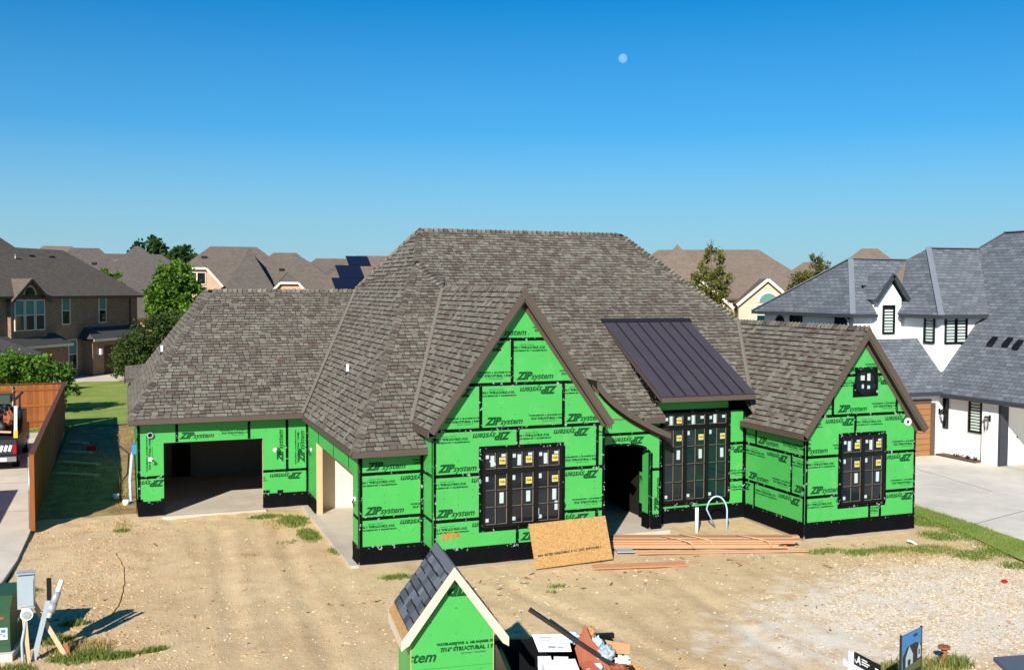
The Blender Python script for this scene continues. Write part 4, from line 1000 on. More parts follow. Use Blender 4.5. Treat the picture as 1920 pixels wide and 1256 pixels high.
def gable_block(root, x0, x1, y0, y1, zw, p, wm, rm, tm='trim_cream', z0=0, ov=.35, clip=0, along='y'):
    """gable roof with its ridge running along y and a gable facing -y; clip cuts the peak (jerkinhead)"""
    xm = (x0+x1)/2; h = (xm-x0)*p; hc = h-clip
    mb = MB()
    L = x1-x0; tz = zw+hc; dx = clip/p
    g = [(x0, zw), (x1, zw), (xm+dx, tz), (xm-dx, tz)] if clip else [(x0, zw), (x1, zw), (xm, tz)]
    wallbox(mb, x0, x1, y0, y1, z0, zw); mb.poly([(x, y0, z) for x, z in g], [(x-x0, z) for x, z in g]); mb.build('wall', wm, root)
    e = zw-ov*p*.5; xa, xb = x0-ov*.5, x1+ov*.5
    mb = MB(); top = zw+h; yb = y0-ov
    if clip:
        uvpoly(mb, [(xa, yb, e), (xm-dx, yb, tz), (xm, yb+clip/1.2, top), (xm, y1, top), (xa, y1, e)]); uvpoly(mb, [(xb, yb, e), (xm+dx, yb, tz), (xm, yb+clip/1.2, top), (xm, y1, top), (xb, y1, e)])
        uvpoly(mb, [(xm-dx, yb, tz), (xm+dx, yb, tz), (xm, yb+clip/1.2, top)])
    else:
        uvpoly(mb, [(xa, yb, e), (xm, yb, top), (xm, y1, top), (xa, y1, e)]); uvpoly(mb, [(xb, yb, e), (xm, yb, top), (xm, y1, top), (xb, y1, e)])
    ro = mb.build('roof', rm, root)
    line = [(xa, e), (xm-dx, tz), (xm+dx, tz), (xb, e)] if clip else [(xa, e), (xm, top), (xb, e)]
    for a, b in zip(line, line[1:]): board('rake_board', (a[0], yb-.02, a[1]-.12), (b[0], yb-.02, b[1]-.12), .05, .24, tm, root)
    return ro
def win(root, x, z, w_, h, y, tm='trim_cream', glass='blind', split=True, normal='-y', arch=False, bars=0):
    """window on a wall facing -y (or -x) at plane coordinate y; parts pane, frame bar"""
    P = (lambda a, b, o: (a, y-o, b)) if normal == '-y' else (lambda a, b, o: (y-o, a, b))
    def bx(mb, a0, a1, b0, b1, o0, o1):
        mb.hexa([P(a0, b0, o1), P(a1, b0, o1), P(a1, b0, o0), P(a0, b0, o0), P(a0, b1, o1), P(a1, b1, o1), P(a1, b1, o0), P(a0, b1, o0)])
    mb = MB(); t = .07
    bx(mb, x-w_/2-t, x+w_/2+t, z-h/2-t, z-h/2, 0, .08); bx(mb, x-w_/2-t, x+w_/2+t, z+h/2, z+h/2+t, 0, .08)
    bx(mb, x-w_/2-t, x-w_/2, z-h/2, z+h/2, 0, .08); bx(mb, x+w_/2, x+w_/2+t, z-h/2, z+h/2, 0, .08)
    if split: bx(mb, x-w_/2, x+w_/2, z-.03, z+.03, .01, .06)
    f = fix(mb.build('window', tm, root))
    if bars:
        n_ = int(h/bars)
        for i in range(n_):
            mb = MB(); zc = z-h/2+bars*(i+.5); bx(mb, x-w_/2+.05, x+w_/2-.05, zc-bars*.3, zc+bars*.3, .02, .05); fix(mb.build('shutter_slat', 'shutter_slat', f))
        mb = MB(); bx(mb, x-w_/2, x+w_/2, z-h/2, z+h/2, .004, .015); fix(mb.build('pane', 'glass', f))
    elif split:
        for a, b, g in ((z-h/2, z-.03, 'glass_teal'), (z+.03, z+h/2, glass)):
            mb = MB(); bx(mb, x-w_/2, x+w_/2, a, b, .004, .02); fix(mb.build('pane', g, f))
    else:
        mb = MB(); bx(mb, x-w_/2, x+w_/2, z-h/2, z+h/2, .004, .02); fix(mb.build('pane', glass, f))
    if arch:
        k = 10; mb = MB(); zc = z+h/2+.2
        mb.prism([P(x+w_*.42*math.cos(math.pi*i/k), zc+w_*.42*math.sin(math.pi*i/k), .03) for i in range(k+1)], Vector(P(0, 0, .005))-Vector(P(0, 0, .03))); fix(mb.build('arched_pane', glass, f))
        mb = MB()
        for i in range(k):
            a0, a1 = math.pi*i/k, math.pi*(i+1)/k
            mb.prism([P(x+r*math.cos(a), zc+r*math.sin(a), .08) for r, a in ((w_*.42, a0), (w_*.5, a0), (w_*.5, a1), (w_*.42, a1))], Vector(P(0, 0, 0))-Vector(P(0, 0, .08)))
        fix(mb.build('arch_trim', tm, f))
    return f
def pipes(root, pts):
    for x, y, z, h in pts: MB().tube([(x, y, z-.3), (x, y, z+h)], .07, 6).build('vent_pipe', 'steel_post', root)
def box_vent(root, x, y, z, s=.3):
    MB().box(x-s, x+s, y-s*.8, y+s*.8, z-.25, z+.14).build('roof_vent', 'black_plastic', root)

# ---- two-storey brick house on the left; local x runs along its shaded front
A = math.atan2(.835, .55)
bh = empty('brick_house', (.9, 101.6, 0), A, 'two-storey brown brick house in shade beyond the fence on the left', 'house')
L = 34
# local: front wall on y=0 facing -y, right corner at x=0, running to x=-L
hip_block(bh, -19.5, 0, 0, 9, 6.95, .82, 'brick_brown', 'roof_brown')
hip_block(bh, -40, -7.5, .9, 12.4, 7.15, 1.0, 'brick_brown', 'roof_brown')
gable_block(bh, -17.4, -13.2, -.35, 4.0, 6.6, .78, 'brick_brown', 'roof_brown', 'trim_brown', ov=.3)
for x in (-16.5, -15.3, -14.1): win(bh, x, 5.35, .95, 2.3, -.36, 'trim_cream')
k_ = 10; mb = MB(); mb.prism([(-15.3+.62*math.cos(math.pi*i/k_), -.42, 6.95+.62*math.sin(math.pi*i/k_)) for i in range(k_+1)], (0, .06, 0)); fix(mb.build('arched_window', 'glass', bh))
mb = MB()
for i in range(k_):
    a0, a1 = math.pi*i/k_, math.pi*(i+1)/k_
    mb.prism([(-15.3+r*math.cos(a), -.45, 6.95+r*math.sin(a)) for r, a in ((.62, a0), (.75, a0), (.75, a1), (.62, a1))], (0, .1, 0))
fix(mb.build('arch_trim', 'brick_tan', bh))
win(bh, -10.4, 5.6, .95, 2.2, 0, 'trim_cream'); win(bh, -5.4, 5.6, .95, 2.2, 0, 'trim_cream'); win(bh, -9.6, 1.9, 1.0, 2.4, 0, 'trim_cream')
# garage bay with pent roof
mb = MB(); wallbox(mb, -8.2, 0, -1.0, 0, 0, 3.0); mb.build('garage_wall', 'brick_brown', bh)
mb = MB(); mb.box(-6.6, -.8, -1.03, -.99, 0, 2.5); mb.build('garage_door', 'garage_brown', bh)
mb = MB(); uvpoly(mb, [(-8.9, -1.6, 3.15), (.4, -1.6, 3.15), (.4, 0, 4.1), (-8.0, 0, 4.1)]); uvpoly(mb, [(-8.9, -1.6, 3.15), (-8.0, 0, 4.1), (-8.9, 0, 3.15)]); mb.build('pent_roof', 'asphalt', bh)
MB().box(-8.9, .4, -1.63, -1.58, 2.95, 3.14).build('eave_board', 'trim_cream', bh)
mb = MB(); uvpoly(mb, [(-18.5, -1.3, 2.95), (-11.2, -1.3, 2.95), (-11.8, 0, 3.8), (-18.5, 0, 3.8)]); mb.build('pent_roof', 'asphalt', bh)
MB().box(-18.5, -11.2, -1.33, -1.28, 2.75, 2.94).build('eave_board', 'trim_cream', bh)
mb = MB(); mb.box(-7.35, -7.1, -1.2, -1.0, 1.75, 2.25); mb.build('wall_lamp', 'paper', bh)
board('downpipe', (-1.2, -.06, 3.9), (-1.2, -.06, 6.8), .1, .1, 'trim_brown', bh)
# low front wing with the dish
hip_block(bh, -37, -22.5, -6.5, -.2, 2.9, .55, 'brick_brown', 'roof_grey_brown')
mb = MB(); k_ = 12
for i in range(k_):
    a0, a1 = 2*math.pi*i/k_, 2*math.pi*(i+1)/k_
    mb.poly([(-26.5, -5.0, 4.4), (-26.5+.42*math.cos(a0), -5.2, 4.4+.42*math.sin(a0)), (-26.5+.42*math.cos(a1), -5.2, 4.4+.42*math.sin(a1))])
mb.bar((-26.5, -4.95, 3.0), (-26.5, -4.95, 4.4), .06, .06); mb.build('satellite_dish', 'paint_white', bh)
pipes(bh, ((-15.5, 5.2, 11.6, 1.0), (-12.2, 3.3, 9.8, .5))); box_vent(bh, -9.8, 3.8, 10.15); box_vent(bh, -7.2, 3.8, 10.15)

# ---- white stucco house with blue-grey roof on the right (walls parallel to the unfinished house)
wh = empty('white_house', (36, 40, 0), 0, 'white stucco house with blue-grey shingle roofs and a motor court', 'house', world=True)
def roofpoly(name, polys_, mat='roof_blue_grey', root=wh):
    mb = MB()
    for q in polys_: uvpoly(mb, q)
    return mb.build(name, mat, root)
def walls(name, x0, x1, y0, y1, z0, z1, mat='stucco_white', root=wh):
    mb = MB(); wallbox(mb, x0, x1, y0, y1, z0, z1); return mb.build(name, mat, root)
walls('garage_wall', 30.4, 34.98, 36.35, 40.4, -.1, 3.0)
mb = MB(); mb.box(31.0, 34.2, 36.325, 36.36, -.05, 2.42); mb.build('wood_garage_door', 'garage_wood', wh)
mb = MB(); mb.box(34.2, 34.45, 36.29, 36.36, -.05, 2.44); mb.box(30.9, 34.2, 36.29, 36.36, 2.43, 2.6); mb.build('door_surround', 'trim_brown', wh)
for i in range(1, 9): MB().box(31.0, 34.2, 36.315, 36.324, i*.27, i*.27+.02).build('door_groove', 'trim_brown', wh)
walls('court_wall', 34.98, 42, 34.0, 40, -.1, 3.1)
walls('pier', 34.84, 35.4, 33.12, 33.98, -.1, 2.95)
mb = MB(); mb.box(34.86, 35.3, 32.98, 33.115, -.1, 2.75); mb.build('opening_surround', 'gutter_dark', wh)
mb = MB(); mb.box(35.0, 42, 28, 33.1, 2.62, 2.95); mb.build('header', 'stucco_white', wh)
mb = MB(); mb.box(35.3, 42, 33.12, 33.2, -.1, 2.7); mb.build('inner_wall', 'stucco_white', wh)
MB().box(34.9, 42, 28, 33.1, -.1, .04).build('garage_slab', 'interior_floor', wh)
MB().box(35.9, 35.96, 33.085, 33.115, 1.2, 1.26).build('door_knob', 'black_plastic', wh)
win(wh, 34.46, 2.08, .6, 1.45, 34.98, 'window_black', bars=.13, normal='-x', split=False); win(wh, 36.2, 2.02, .16, 1.4, 34.98, 'window_black', 'glass', normal='-x', split=False)
MB().box(34.5, 34.97, 34.0, 36.3, -.1, .12).build('planting_bed', 'bark', wh)
for i in range(14):
    a = rnd.uniform(34.1, 35.6); MB().tube([(34.75, a, .12), (34.7+rnd.uniform(-.1, .1), a+rnd.uniform(-.2, .2), .25), (34.65, a+rnd.uniform(-.3, .3), .16)], .02, 4).build('hose_loop', 'black_plastic', wh)
def sconce(x, y, z, nx, ny):
    r_ = empty('wall_lantern', (x, y, z), math.atan2(ny, nx), 'black caged wall lantern beside the %s' % ('wooden garage door' if nx == 0 else 'open garage bay, on the white pier'), 'lantern')
    for i in range(6):
        a = i*math.pi/3; MB().tube([(.2+.1*math.cos(a), .1*math.sin(a), .22), (.2+.12*math.cos(a), .12*math.sin(a), -.1), (.2+.06*math.cos(a), .06*math.sin(a), -.3)], .009, 4).build('cage_bar', 'iron', r_)
    MB().tube([(.2, 0, .3), (.2, 0, .22)], [.05, .12], 8).build('lid', 'iron', r_); MB().bar((0, 0, .2), (.2, 0, .24), .05, .05).build('arm', 'iron', r_)
    MB().tube([(.2, 0, -.22), (.2, 0, .05)], .03, 6).build('candle', 'paper', r_); MB().box(-.005, .02, -.05, .05, .05, .32).build('backplate', 'iron', r_)
sconce(34.7, 36.34, 1.85, 0, -1); sconce(34.835, 33.55, 1.85, -1, 0)
# lower roofs
roofpoly('garage_roof', [[(30, 35.95, 2.97), (34.9, 35.95, 2.97), (35.1, 36.75, 3.8), (35.1, 38.25, 5.27), (30, 38.25, 5.27)], [(34.9, 35.95, 2.97), (36.0, 36.75, 3.85), (35.1, 36.75, 3.8)], [(30, 38.25, 5.27), (35.16, 38.25, 5.27), (35.16, 39.5, 4.9), (30, 39.5, 4.9)]])
roofpoly('court_roof', [[(34.45, 28, 2.9), (37.49, 28, 6.4), (37.49, 36.4, 6.4), (37.18, 36.75, 6.04), (35.25, 36.75, 3.82), (34.45, 36.0, 2.9)], [(37.49, 28, 6.4), (41.0, 33.0, 10.44), (41.01, 38.82, 10.45), (40.34, 39.84, 9.68), (37.49, 36.4, 6.4)], [(41, 33, 10.44), (37.49, 28, 6.4), (46, 28, 6.3)], [(41, 33, 10.44), (46, 28, 6.3), (46, 40, 6.3), (41.01, 38.82, 10.45)]])
MB().box(34.40, 34.46, 28, 36.0, 2.72, 2.9).build('gutter', 'gutter_dark', wh); MB().box(30, 34.42, 35.9, 35.96, 2.8, 2.97).build('gutter', 'gutter_dark', wh)
MB().box(34.46, 34.98, 28, 36.3, 2.78, 2.8).build('soffit', 'gutter_dark', wh)
# upper storey: set-back wing and front bay
walls('upper_wall', 32.3, 44, 39.4, 46.6, 2, 6.4); walls('upper_bay_wall', 35.1, 42, 36.75, 42, 2.5, 6.38)
E1 = 6.43
roofpoly('upper_roof', [[(31.93, 39.0, E1), (33.35, 39.0, E1), (33.35, 40.2, E1+1.345), (35.05, 40.2, E1+1.345), (37.2, 41.4, 9.1), (33.7, 41.4, 9.12)], [(31.93, 39.0, E1), (33.7, 41.4, 9.12), (31.93, 47.2, E1)], [(33.7, 41.4, 9.12), (37.2, 41.4, 9.1), (40, 47.2, E1), (31.93, 47.2, E1)],
                        [(34.7, 36.35, E1), (37.52, 36.35, E1), (40.34, 39.8, 9.66), (37.0, 39.7, 9.64)], [(34.7, 36.35, E1), (37.0, 39.7, 9.64), (36.6, 40.75, 9.08), (34.7, 39.2, E1)], [(37.0, 39.7, 9.64), (40.34, 39.8, 9.66), (42, 44, 6.5), (36.6, 40.75, 9.08)]])
for a, b in (((31.9, 38.98, E1), (33.35, 38.98, E1)), ((34.68, 36.33, E1), (37.5, 36.33, E1)), ((31.91, 47.2, E1), (31.91, 38.96, E1)), ((34.68, 39, E1), (34.68, 36.31, E1))):
    board('gutter', Vector(a)+Vector((0, 0, -.09)), Vector(b)+Vector((0, 0, -.09)), .1, .16, 'gutter_dark', wh)
for q in ((31.95, 33.2, 39.02, 39.4), (31.95, 32.3, 39.4, 47), (34.72, 37.5, 36.37, 36.75), (34.72, 35.1, 36.75, 39.4)): MB().box(*q, 6.25, 6.27).build('soffit', 'gutter_dark', wh)
# gable dormer on the set-back wall
mb = MB(); mb.prism([(33.45, 39.2, 4.8), (34.95, 39.2, 4.8), (34.95, 39.2, 7.15), (34.2, 39.2, 8.1), (33.45, 39.2, 7.15)], (0, 1.7, 0)); fix(mb.build('dormer_wall', 'stucco_white', wh))
roofpoly('dormer_roof', [[(33.2, 38.9, 7.1), (34.2, 38.9, 8.36), (34.2, 41.2, 8.36), (33.2, 40.5, 7.1)], [(35.2, 38.9, 7.1), (34.2, 38.9, 8.36), (34.2, 41.2, 8.36), (35.2, 40.5, 7.1)]])
for x in (33.2, 35.2): board('rake_board', (x, 38.88, 7.0), (34.2, 38.88, 8.26), .06, .2, 'gutter_dark', wh)
win(wh, 34.18, 6.15, .58, 1.25, 39.2, 'window_black', bars=.14, split=False)
win(wh, 35.62, 5.75, .54, 1.2, 36.75, 'window_black', bars=.14, split=False); win(wh, 36.26, 5.75, .54, 1.2, 36.75, 'window_black', bars=.14, split=False); win(wh, 37.45, 5.75, .52, 1.2, 35.1, 'window_black', bars=.14, split=False, normal='-x')
for y in (40.2, 43.8): win(wh, y, 5.65, .85, 1.2, 32.3, 'window_black', 'glass_teal', split=False, normal='-x')
mb = MB(); k_ = 10; mb.prism([(32.26, 45.2+.4*math.cos(math.pi*i/k_), 5.8+.4*math.sin(math.pi*i/k_)) for i in range(k_+1)]+[(32.26, 44.8, 5), (32.26, 45.6, 5)], (.05, 0, 0)); fix(mb.build('arched_window', 'glass', wh))
MB().tube([(32.0, 39.6, 6.3), (32.15, 39.6, 6.1), (32.22, 39.6, 5.2)], .05, 6).build('downpipe', 'meter_silver', wh)
for x, y in ((36.47, 35.08), (36.48, 34.24), (36.41, 33.62)):
    z = 2.9+1.15*(x-34.45); mb = MB(); mb.prism([(x-.2, y-.16, z-.2), (x-.2, y-.16, z-.03), (x+.14, y-.16, z+.26), (x+.14, y-.16, z+.16)], (0, .3, 0)); fix(mb.build('roof_vent', 'black_plastic', wh))
# hip and ridge bands
for a, b in (((31.93, 39.0, E1), (33.7, 41.4, 9.14)), ((34.7, 36.35, E1), (37.0, 39.7, 9.66)), ((41.0, 38.82, 10.47), (41.0, 33.0, 10.46)), ((37.49, 28, 6.42), (41, 33, 10.46)), ((37.0, 39.7, 9.66), (40.34, 39.8, 9.68)), ((33.7, 41.4, 9.14), (37.2, 41.4, 9.12)), ((40.34, 39.84, 9.7), (41.01, 38.82, 10.47)), ((31.93, 47.2, E1), (33.7, 41.4, 9.14))):
    board('ridge_band', a, b, .26, .05, 'valley_slate', wh)

# ---- roofs beyond
def far_house(name, loc, rz, label, blocks, gables=(), wins=(), vents=(), group='houses beyond the lots'):
    r_ = empty(name, (loc[0], loc[1], 0), rz, label, 'house', group)
    for b in blocks: hip_block(r_, *b[:4], b[4], b[5], b[6], b[7])
    for g_ in gables: gable_block(r_, *g_[:4], g_[4], g_[5], g_[6], g_[7], g_[8], clip=g_[9])
    for q in wins: win(r_, *q)
    x0_, x1_, y0_, y1_, zw_, p_ = blocks[0][:6]
    for v_ in vents: box_vent(r_, v_[0], v_[1], zw_-.45*p_*.3+(v_[1]-y0_+.45)*p_)
    return r_
BT, BB, SC_, RB, RG, RT = 'brick_tan', 'brick_brown', 'stone_cream', 'roof_brown', 'roof_grey_brown', 'roof_taupe'
far_house('distant_house', (-9.5, 165), .05, 'distant low hip-roofed house, leftmost on the skyline', [(-7, 7, 0, 10, 8.8, .95, BT, RT), (3, 13, -1, 8, 8.6, .7, BT, RT)], vents=((-.5, 4.2, 13.4),))
far_house('brown_roof_house', (-1.6, 150), .0, 'grey-brown hip-roofed house behind the brick house', [(-10.5, 3, 0, 10, 8.2, .92, BT, RG), (-2.8, 9.0, -3, 8, 8.0, .92, BT, RG), (1, 10, -9, 2, 6.4, .7, BT, RG)], vents=((-2.6, 2.6, 10.9), (1.0, 1.2, 12.0), (2.4, 1.2, 12.0)))
far_house('grey_roof_house', (3.2, 127), .0, 'dark grey roof half hidden behind the bright green tree', [(-8, 6, 0, 11, 5.0, .8, BT, RG), (-5.5, 3, -5, 4, 4.2, .75, BT, RG)], vents=((-3.2, -2.4, 6.4), (-1.6, -2.4, 6.4)))
far_house('clipped_gable_house', (11.6, 121), -.09, 'house with two white-trimmed clipped gables above the garage roof', [(-8.2, 8.2, 1, 12, 7.9, .8, BT, RB), (-1.2, 4.6, -3, 10, 6.6, 1.75, BT, RG), (2.6, 13.4, -1.5, 9, 6.4, .86, BT, RB)],
          [(-6.6, -1.4, -4.8, 8, 8.0, 1.15, BT, RB, 'trim_cream', 1.2), (3.4, 8.4, -4.8, 5, 6.6, 1.1, BT, RG, 'trim_cream', 1.1)], [(-4.45, 8.6, .8, 1.2, -4.82, 'trim_cream', 'glass', False), (-3.5, 8.6, .8, 1.2, -4.82, 'trim_cream', 'glass', False), (5.9, 6.6, 1.6, .7, -4.82, 'trim_cream', 'glass', False)],
          vents=((-6, 4.4), (-3.4, 4.8), (5.5, 3)))
far_house('long_roof_house', (20.5, 134), -.15, 'long brown roof in the middle of the left skyline', [(-8, 5.5, 0, 10.5, 7.6, .85, BT, RB), (1, 11, -3, 6, 7.0, .8, BT, RG), (-5, 3, -2, 9, 7.0, 1.05, BT, RB)])
sol = far_house('solar_roof_house', (27.6, 116), .12, 'taupe roof with two banks of dark solar panels', [(-6.5, 9.5, 0, 11, 6.4, .88, BT, RT), (3, 12, -5, 6, 5.6, .78, BT, RT), (2, 8, 1, 10, 6.6, 1.35, BT, RT)])
zz = lambda y: 6.4-.45*.88*.3+(y+.45)*.88
for k_, (x0, x1, y0, y1) in enumerate(((-5.2, -1.2, .6, 2.2), (-4.2, -1.2, 2.25, 3.9), (-2.5, .2, 3.95, 5.2), (-.6, 2.4, .6, 2.2), (.4, 2.4, 2.25, 3.6))):
    mb = MB(); mb.prism([(x0, y0, zz(y0)+.1), (x1, y0, zz(y0)+.1), (x1, y1, zz(y1)+.1), (x0, y1, zz(y1)+.1)], (0, -.05, .08)); fix(mb.build('solar_panel', 'solar', sol))
far_house('skyline_house', (46, 190), -.1, 'small distant roof peeking over the solar panels', [(-9, 4, 0, 12, 8.6, .75, BT, RT), (-16, -8, 2, 11, 8.2, .7, BT, RT)])
far_house('cream_gable_house', (52.6, 76), -.5, 'cream stone house with an arched window in its front gable', [(-15, 6, 2, 13.5, 6.9, .74, SC_, RT), (-11, -4, 1, 13, 7.4, 1.15, SC_, RT)],
          [(-2.4, 2.4, -2.6, 6, 6.5, .86, SC_, RT, 'trim_cream', 0), (-8.6, -2.9, -1.2, 6, 6.2, .86, SC_, RT, 'trim_cream', 0), (-3.6, -1.2, -4.4, 2, 3.2, .8, SC_, RT, 'trim_cream', 0)], [(.1, 5.4, 1.9, 1.7, -2.62, 'trim_cream', 'blind', True, '-y', True)],
          vents=((-9, 6, 10.6), (-7.4, 6, 10.6)))
far_house('right_skyline_house', (90, 106), -.68, 'tan roofs rising behind the white house', [(-7, 6, 0, 11, 8.2, .85, SC_, RT), (-14, -2, 2, 12, 7.4, .75, SC_, RT), (1, 14, 3, 13, 7.4, .75, SC_, RT)], vents=((-3.0, 3.6, 11.4), (.6, 3.6, 11.4)))
for x, y, rz, lb, bl in ((22, 172, .0, 'distant grey-brown roof behind the tall skyline oak', [(-9, 7, 0, 10, 8.2, .8, BT, RG), (2, 12, -2, 8, 8.0, .8, BT, RG)]), (34, 176, -.1, 'distant brown roof left of the solar panels', [(-8, 8, 0, 10, 8.6, .8, BT, RB), (-14, -5, -2, 8, 8.4, .8, BT, RT)]),
                         (39, 150, -.1, 'distant roof touching the left hip of the main roof', [(-8, 9, 0, 11, 7.4, .8, BT, RT), (-12, -4, -3, 7, 7.0, .8, BT, RB)]), (86, 130, -.6, 'distant tan roof right of the cream gable', [(-14, 4, 0, 11, 7.4, .8, SC_, RT)]), (118, 128, -.7, 'distant roof beside the highest ridge of the white house', [(-14, 6, 0, 12, 7.6, .8, SC_, RT)]), (-2, 205, 0, 'distant roof between the brick house and the clipped gables', [(-8, 14, 0, 11, 9.4, .8, BT, RG)])):
    far_house('skyline_house', (x, y), rz, lb, bl)
# ---- the daytime moon
mb = MB()
k1, k2 = 24, 14; cx, cy, cz_ = 919.4*1.5, 1814.4*1.5, CAM_Z+(461.6-CAM_Z)*1.5; rr = 13.6
for j in range(k2+1):
    for i in range(k1):
        th = math.pi*j/k2; ph = 2*math.pi*i/k1; mb.v.append((rr*math.sin(th)*math.cos(ph), rr*math.sin(th)*math.sin(ph), rr*math.cos(th)))
for j in range(k2):
    for i in range(k1):
        mb.f.append((j*k1+i, (j+1)*k1+i, (j+1)*k1+(i+1) % k1, j*k1+(i+1) % k1)); mb.mi.append(0); mb.uv.append(None); mb.c.append(None); mb.sm.append(True)
mo = mb.build('moon', 'moon'); mo.location = (cx, cy, cz_); tag(mo, 'pale gibbous moon in the blue daytime sky', 'moon')
# =================================================================== trees and plants
def rand_dir():
    z = rnd.uniform(-1, 1); a = rnd.uniform(0, 2*math.pi); r = math.sqrt(1-z*z); return Vector((r*math.cos(a), r*math.sin(a), z))
def leafcloud(blobs, n, size, seed=1, aspect=1.6):
    """blobs: (centre, (rx,ry,rz)); leaves folded along the midrib, gathered in clumps"""
    mb = MB(); tot = sum(b[1][0]*b[1][1]*b[1][2] for b in blobs)
    for c, r in blobs:
        k = max(8, int(n*r[0]*r[1]*r[2]/tot)); cl = max(5, k//26)
        for _ in range(cl):
            d = rand_dir(); q = rnd.uniform(.35, 1.0)**.6; cc = Vector((c[0]+d.x*r[0]*q, c[1]+d.y*r[1]*q, c[2]+d.z*r[2]*q)); tone = min(1, max(0, rnd.gauss(.5, .24)))
            cr = (r[0]+r[1]+r[2])/3*rnd.uniform(.16, .34)
            for _ in range(max(4, k//cl)):
                p = cc+rand_dir()*cr*rnd.uniform(.2, 1)
                ax = (rand_dir()+d*.8+Vector((0, 0, -.25))).normalized(); sd = ax.orthogonal().normalized(); sd = Matrix.Rotation(rnd.uniform(0, 6.3), 3, ax) @ sd; nn_ = ax.cross(sd)
                s = size*rnd.uniform(.6, 1.3); t = min(1, max(0, tone+rnd.uniform(-.25, .25))); mb.cc = (t, t, t, 1)
                a, b = p, p+ax*s*aspect; m_ = p+ax*s*aspect*.5-nn_*s*.12
                mb.poly([a, m_+sd*s*.5+nn_*s*.25, b]); mb.poly([a, b, m_-sd*s*.5+nn_*s*.25])
    return mb
def tree(name, loc, label, blobs, n, size, leaf, trunk=(.18, 2.2), limbs=5, group='garden trees', cat='tree', twigs=0):
    r_ = empty(name, loc, 0, label, cat, group)
    leafcloud(blobs, n, size).build('crown', leaf, r_)
    mb = MB(); tr, th = trunk; top = max(b[0][2] for b in blobs)
    mb.tube([(0, 0, -.1), (.05, 0, th*.5), (0, .05, th), (.05, 0, top*.9)], [tr*1.25, tr, tr*.85, tr*.2], 8)
    for i in range(limbs):
        b = blobs[i % len(blobs)][0]; z = th*rnd.uniform(.6, 1); q = rnd.uniform(.6, 1)
        mb.tube([(0, 0, z), (b[0]*.4*q, b[1]*.4*q, z+(b[2]-z)*.5), (b[0]*q, b[1]*q, b[2])], [tr*.5, tr*.3, tr*.1], 5)
    for i in range(twigs):
        c, rr_ = blobs[-1-i % 2]; d = rand_dir(); d.z = abs(d.z)+.6; d.normalize(); p = Vector(c)
        mb.tube([p, p+Vector((d.x*rr_[0], d.y*rr_[1], d.z*rr_[2]))*1.35], [.03, .008], 4)
    mb.build('trunk', 'bark', r_); return r_
# bright tree and dark bushy tree beside the brick house
tree('leafy_tree', (4.1, 97.5, 0), 'bright green leafy tree rising behind the garage roof', [((0, 0, 8.0), (1.8, 1.7, 1.9)), ((-1.0, -.2, 6.4), (1.6, 1.6, 1.5)), ((1.3, .1, 6.6), (1.7, 1.6, 1.6)), ((.2, 0, 5.0), (2.2, 2.0, 1.6)), ((2.2, 0, 5.4), (1.2, 1.2, 1.2))], 13000, .22, 'leaf_bright')
tree('bushy_tree', (2.0, 88, 0), 'dark bushy small-leaved tree overlapping the left end of the garage roof', [((0, 0, 3.4), (2.3, 2.0, 1.6)), ((-1.0, -.3, 2.2), (2.0, 2, 1.6)), ((1.2, 0, 4.3), (1.9, 1.7, 1.3)), ((-.9, 0, 1.2), (2.4, 2, 1.3))], 13000, .15, 'leaf_dark')
tree('fence_shrub', (-6.0, 66.5, 0), 'broad yellow-green shrub behind the cedar back fence', [((0, 0, 2.5), (1.7, 1.2, 1.4)), ((-1.4, 0, 2.1), (1.5, 1.2, 1.3)), ((1.4, 0, 2.2), (1.5, 1.2, 1.3)), ((-2.4, 0, 1.3), (1.0, 1, .9)), ((2.3, 0, 1.5), (.9, .9, .9)), ((0, 0, 1.2), (2.7, 1.2, .9))], 8500, .15, 'leaf_bright', (.07, .8), 6, cat='shrub')
tree('corner_tree', (-1.9, 126, 0), 'small tree wedged against the brick house roof', [((0, 0, 8.2), (1.4, 1.2, 1.6)), ((.8, 0, 6.6), (1.3, 1.2, 1.4))], 1500, .22, 'leaf_bright')
tree('cedar_elm', (40.4, 65.2, 0), 'tall olive-green tree behind the right end of the main roof', [((.2, 0, 9.4), (.9, .9, 1.5)), ((-.3, 0, 7.6), (1.5, 1.4, 1.5)), ((.6, 0, 7.9), (1.2, 1.2, 1.2)), ((-.2, 0, 5.6), (1.9, 1.7, 1.6)), ((.9, 0, 4.8), (1.5, 1.3, 1.3)), ((.1, 0, 10.4), (.45, .45, .7))], 9000, .13, 'leaf_olive', (.14, 2), 6, twigs=14)
tree('twiggy_tree', (50.6, 66.8, 0), 'olive tree with bare twigs above the blue-grey roof', [((0, 0, 7.7), (1.9, 1.6, 1.3)), ((.7, 0, 8.9), (1.2, 1.1, 1.0)), ((-1.1, 0, 6.6), (1.4, 1.2, 1.1)), ((.5, 0, 9.6), (.7, .7, .8))], 5500, .13, 'leaf_olive', (.12, 2), 5, twigs=22)
for k_, (x, y, z, s, lb) in enumerate(((5.0, 236, 15.4, .78, 'tall round oak, taller of two on the far skyline'), (11.8, 234, 14.4, .6, 'lower oak to the right of the tall skyline oak'), (-16, 250, 13.6, .55, 'small dark tree on the skyline above the brick house roof'))):
    tree('skyline_oak', (x, y, 0), lb, [((0, 0, z), (4.6*s, 4*s, 3.6*s)), ((-2.6*s, 0, z-1.2*s), (3*s, 3*s, 2.6*s)), ((2.8*s, 0, z-1.4*s), (3.2*s, 3*s, 2.4*s)), ((0, 0, z-3.4*s), (4*s, 3.6*s, 2.4*s))], int(3200*s)+600, .55, 'leaf_far', (.4, z-3), 6, group='trees on the skyline')
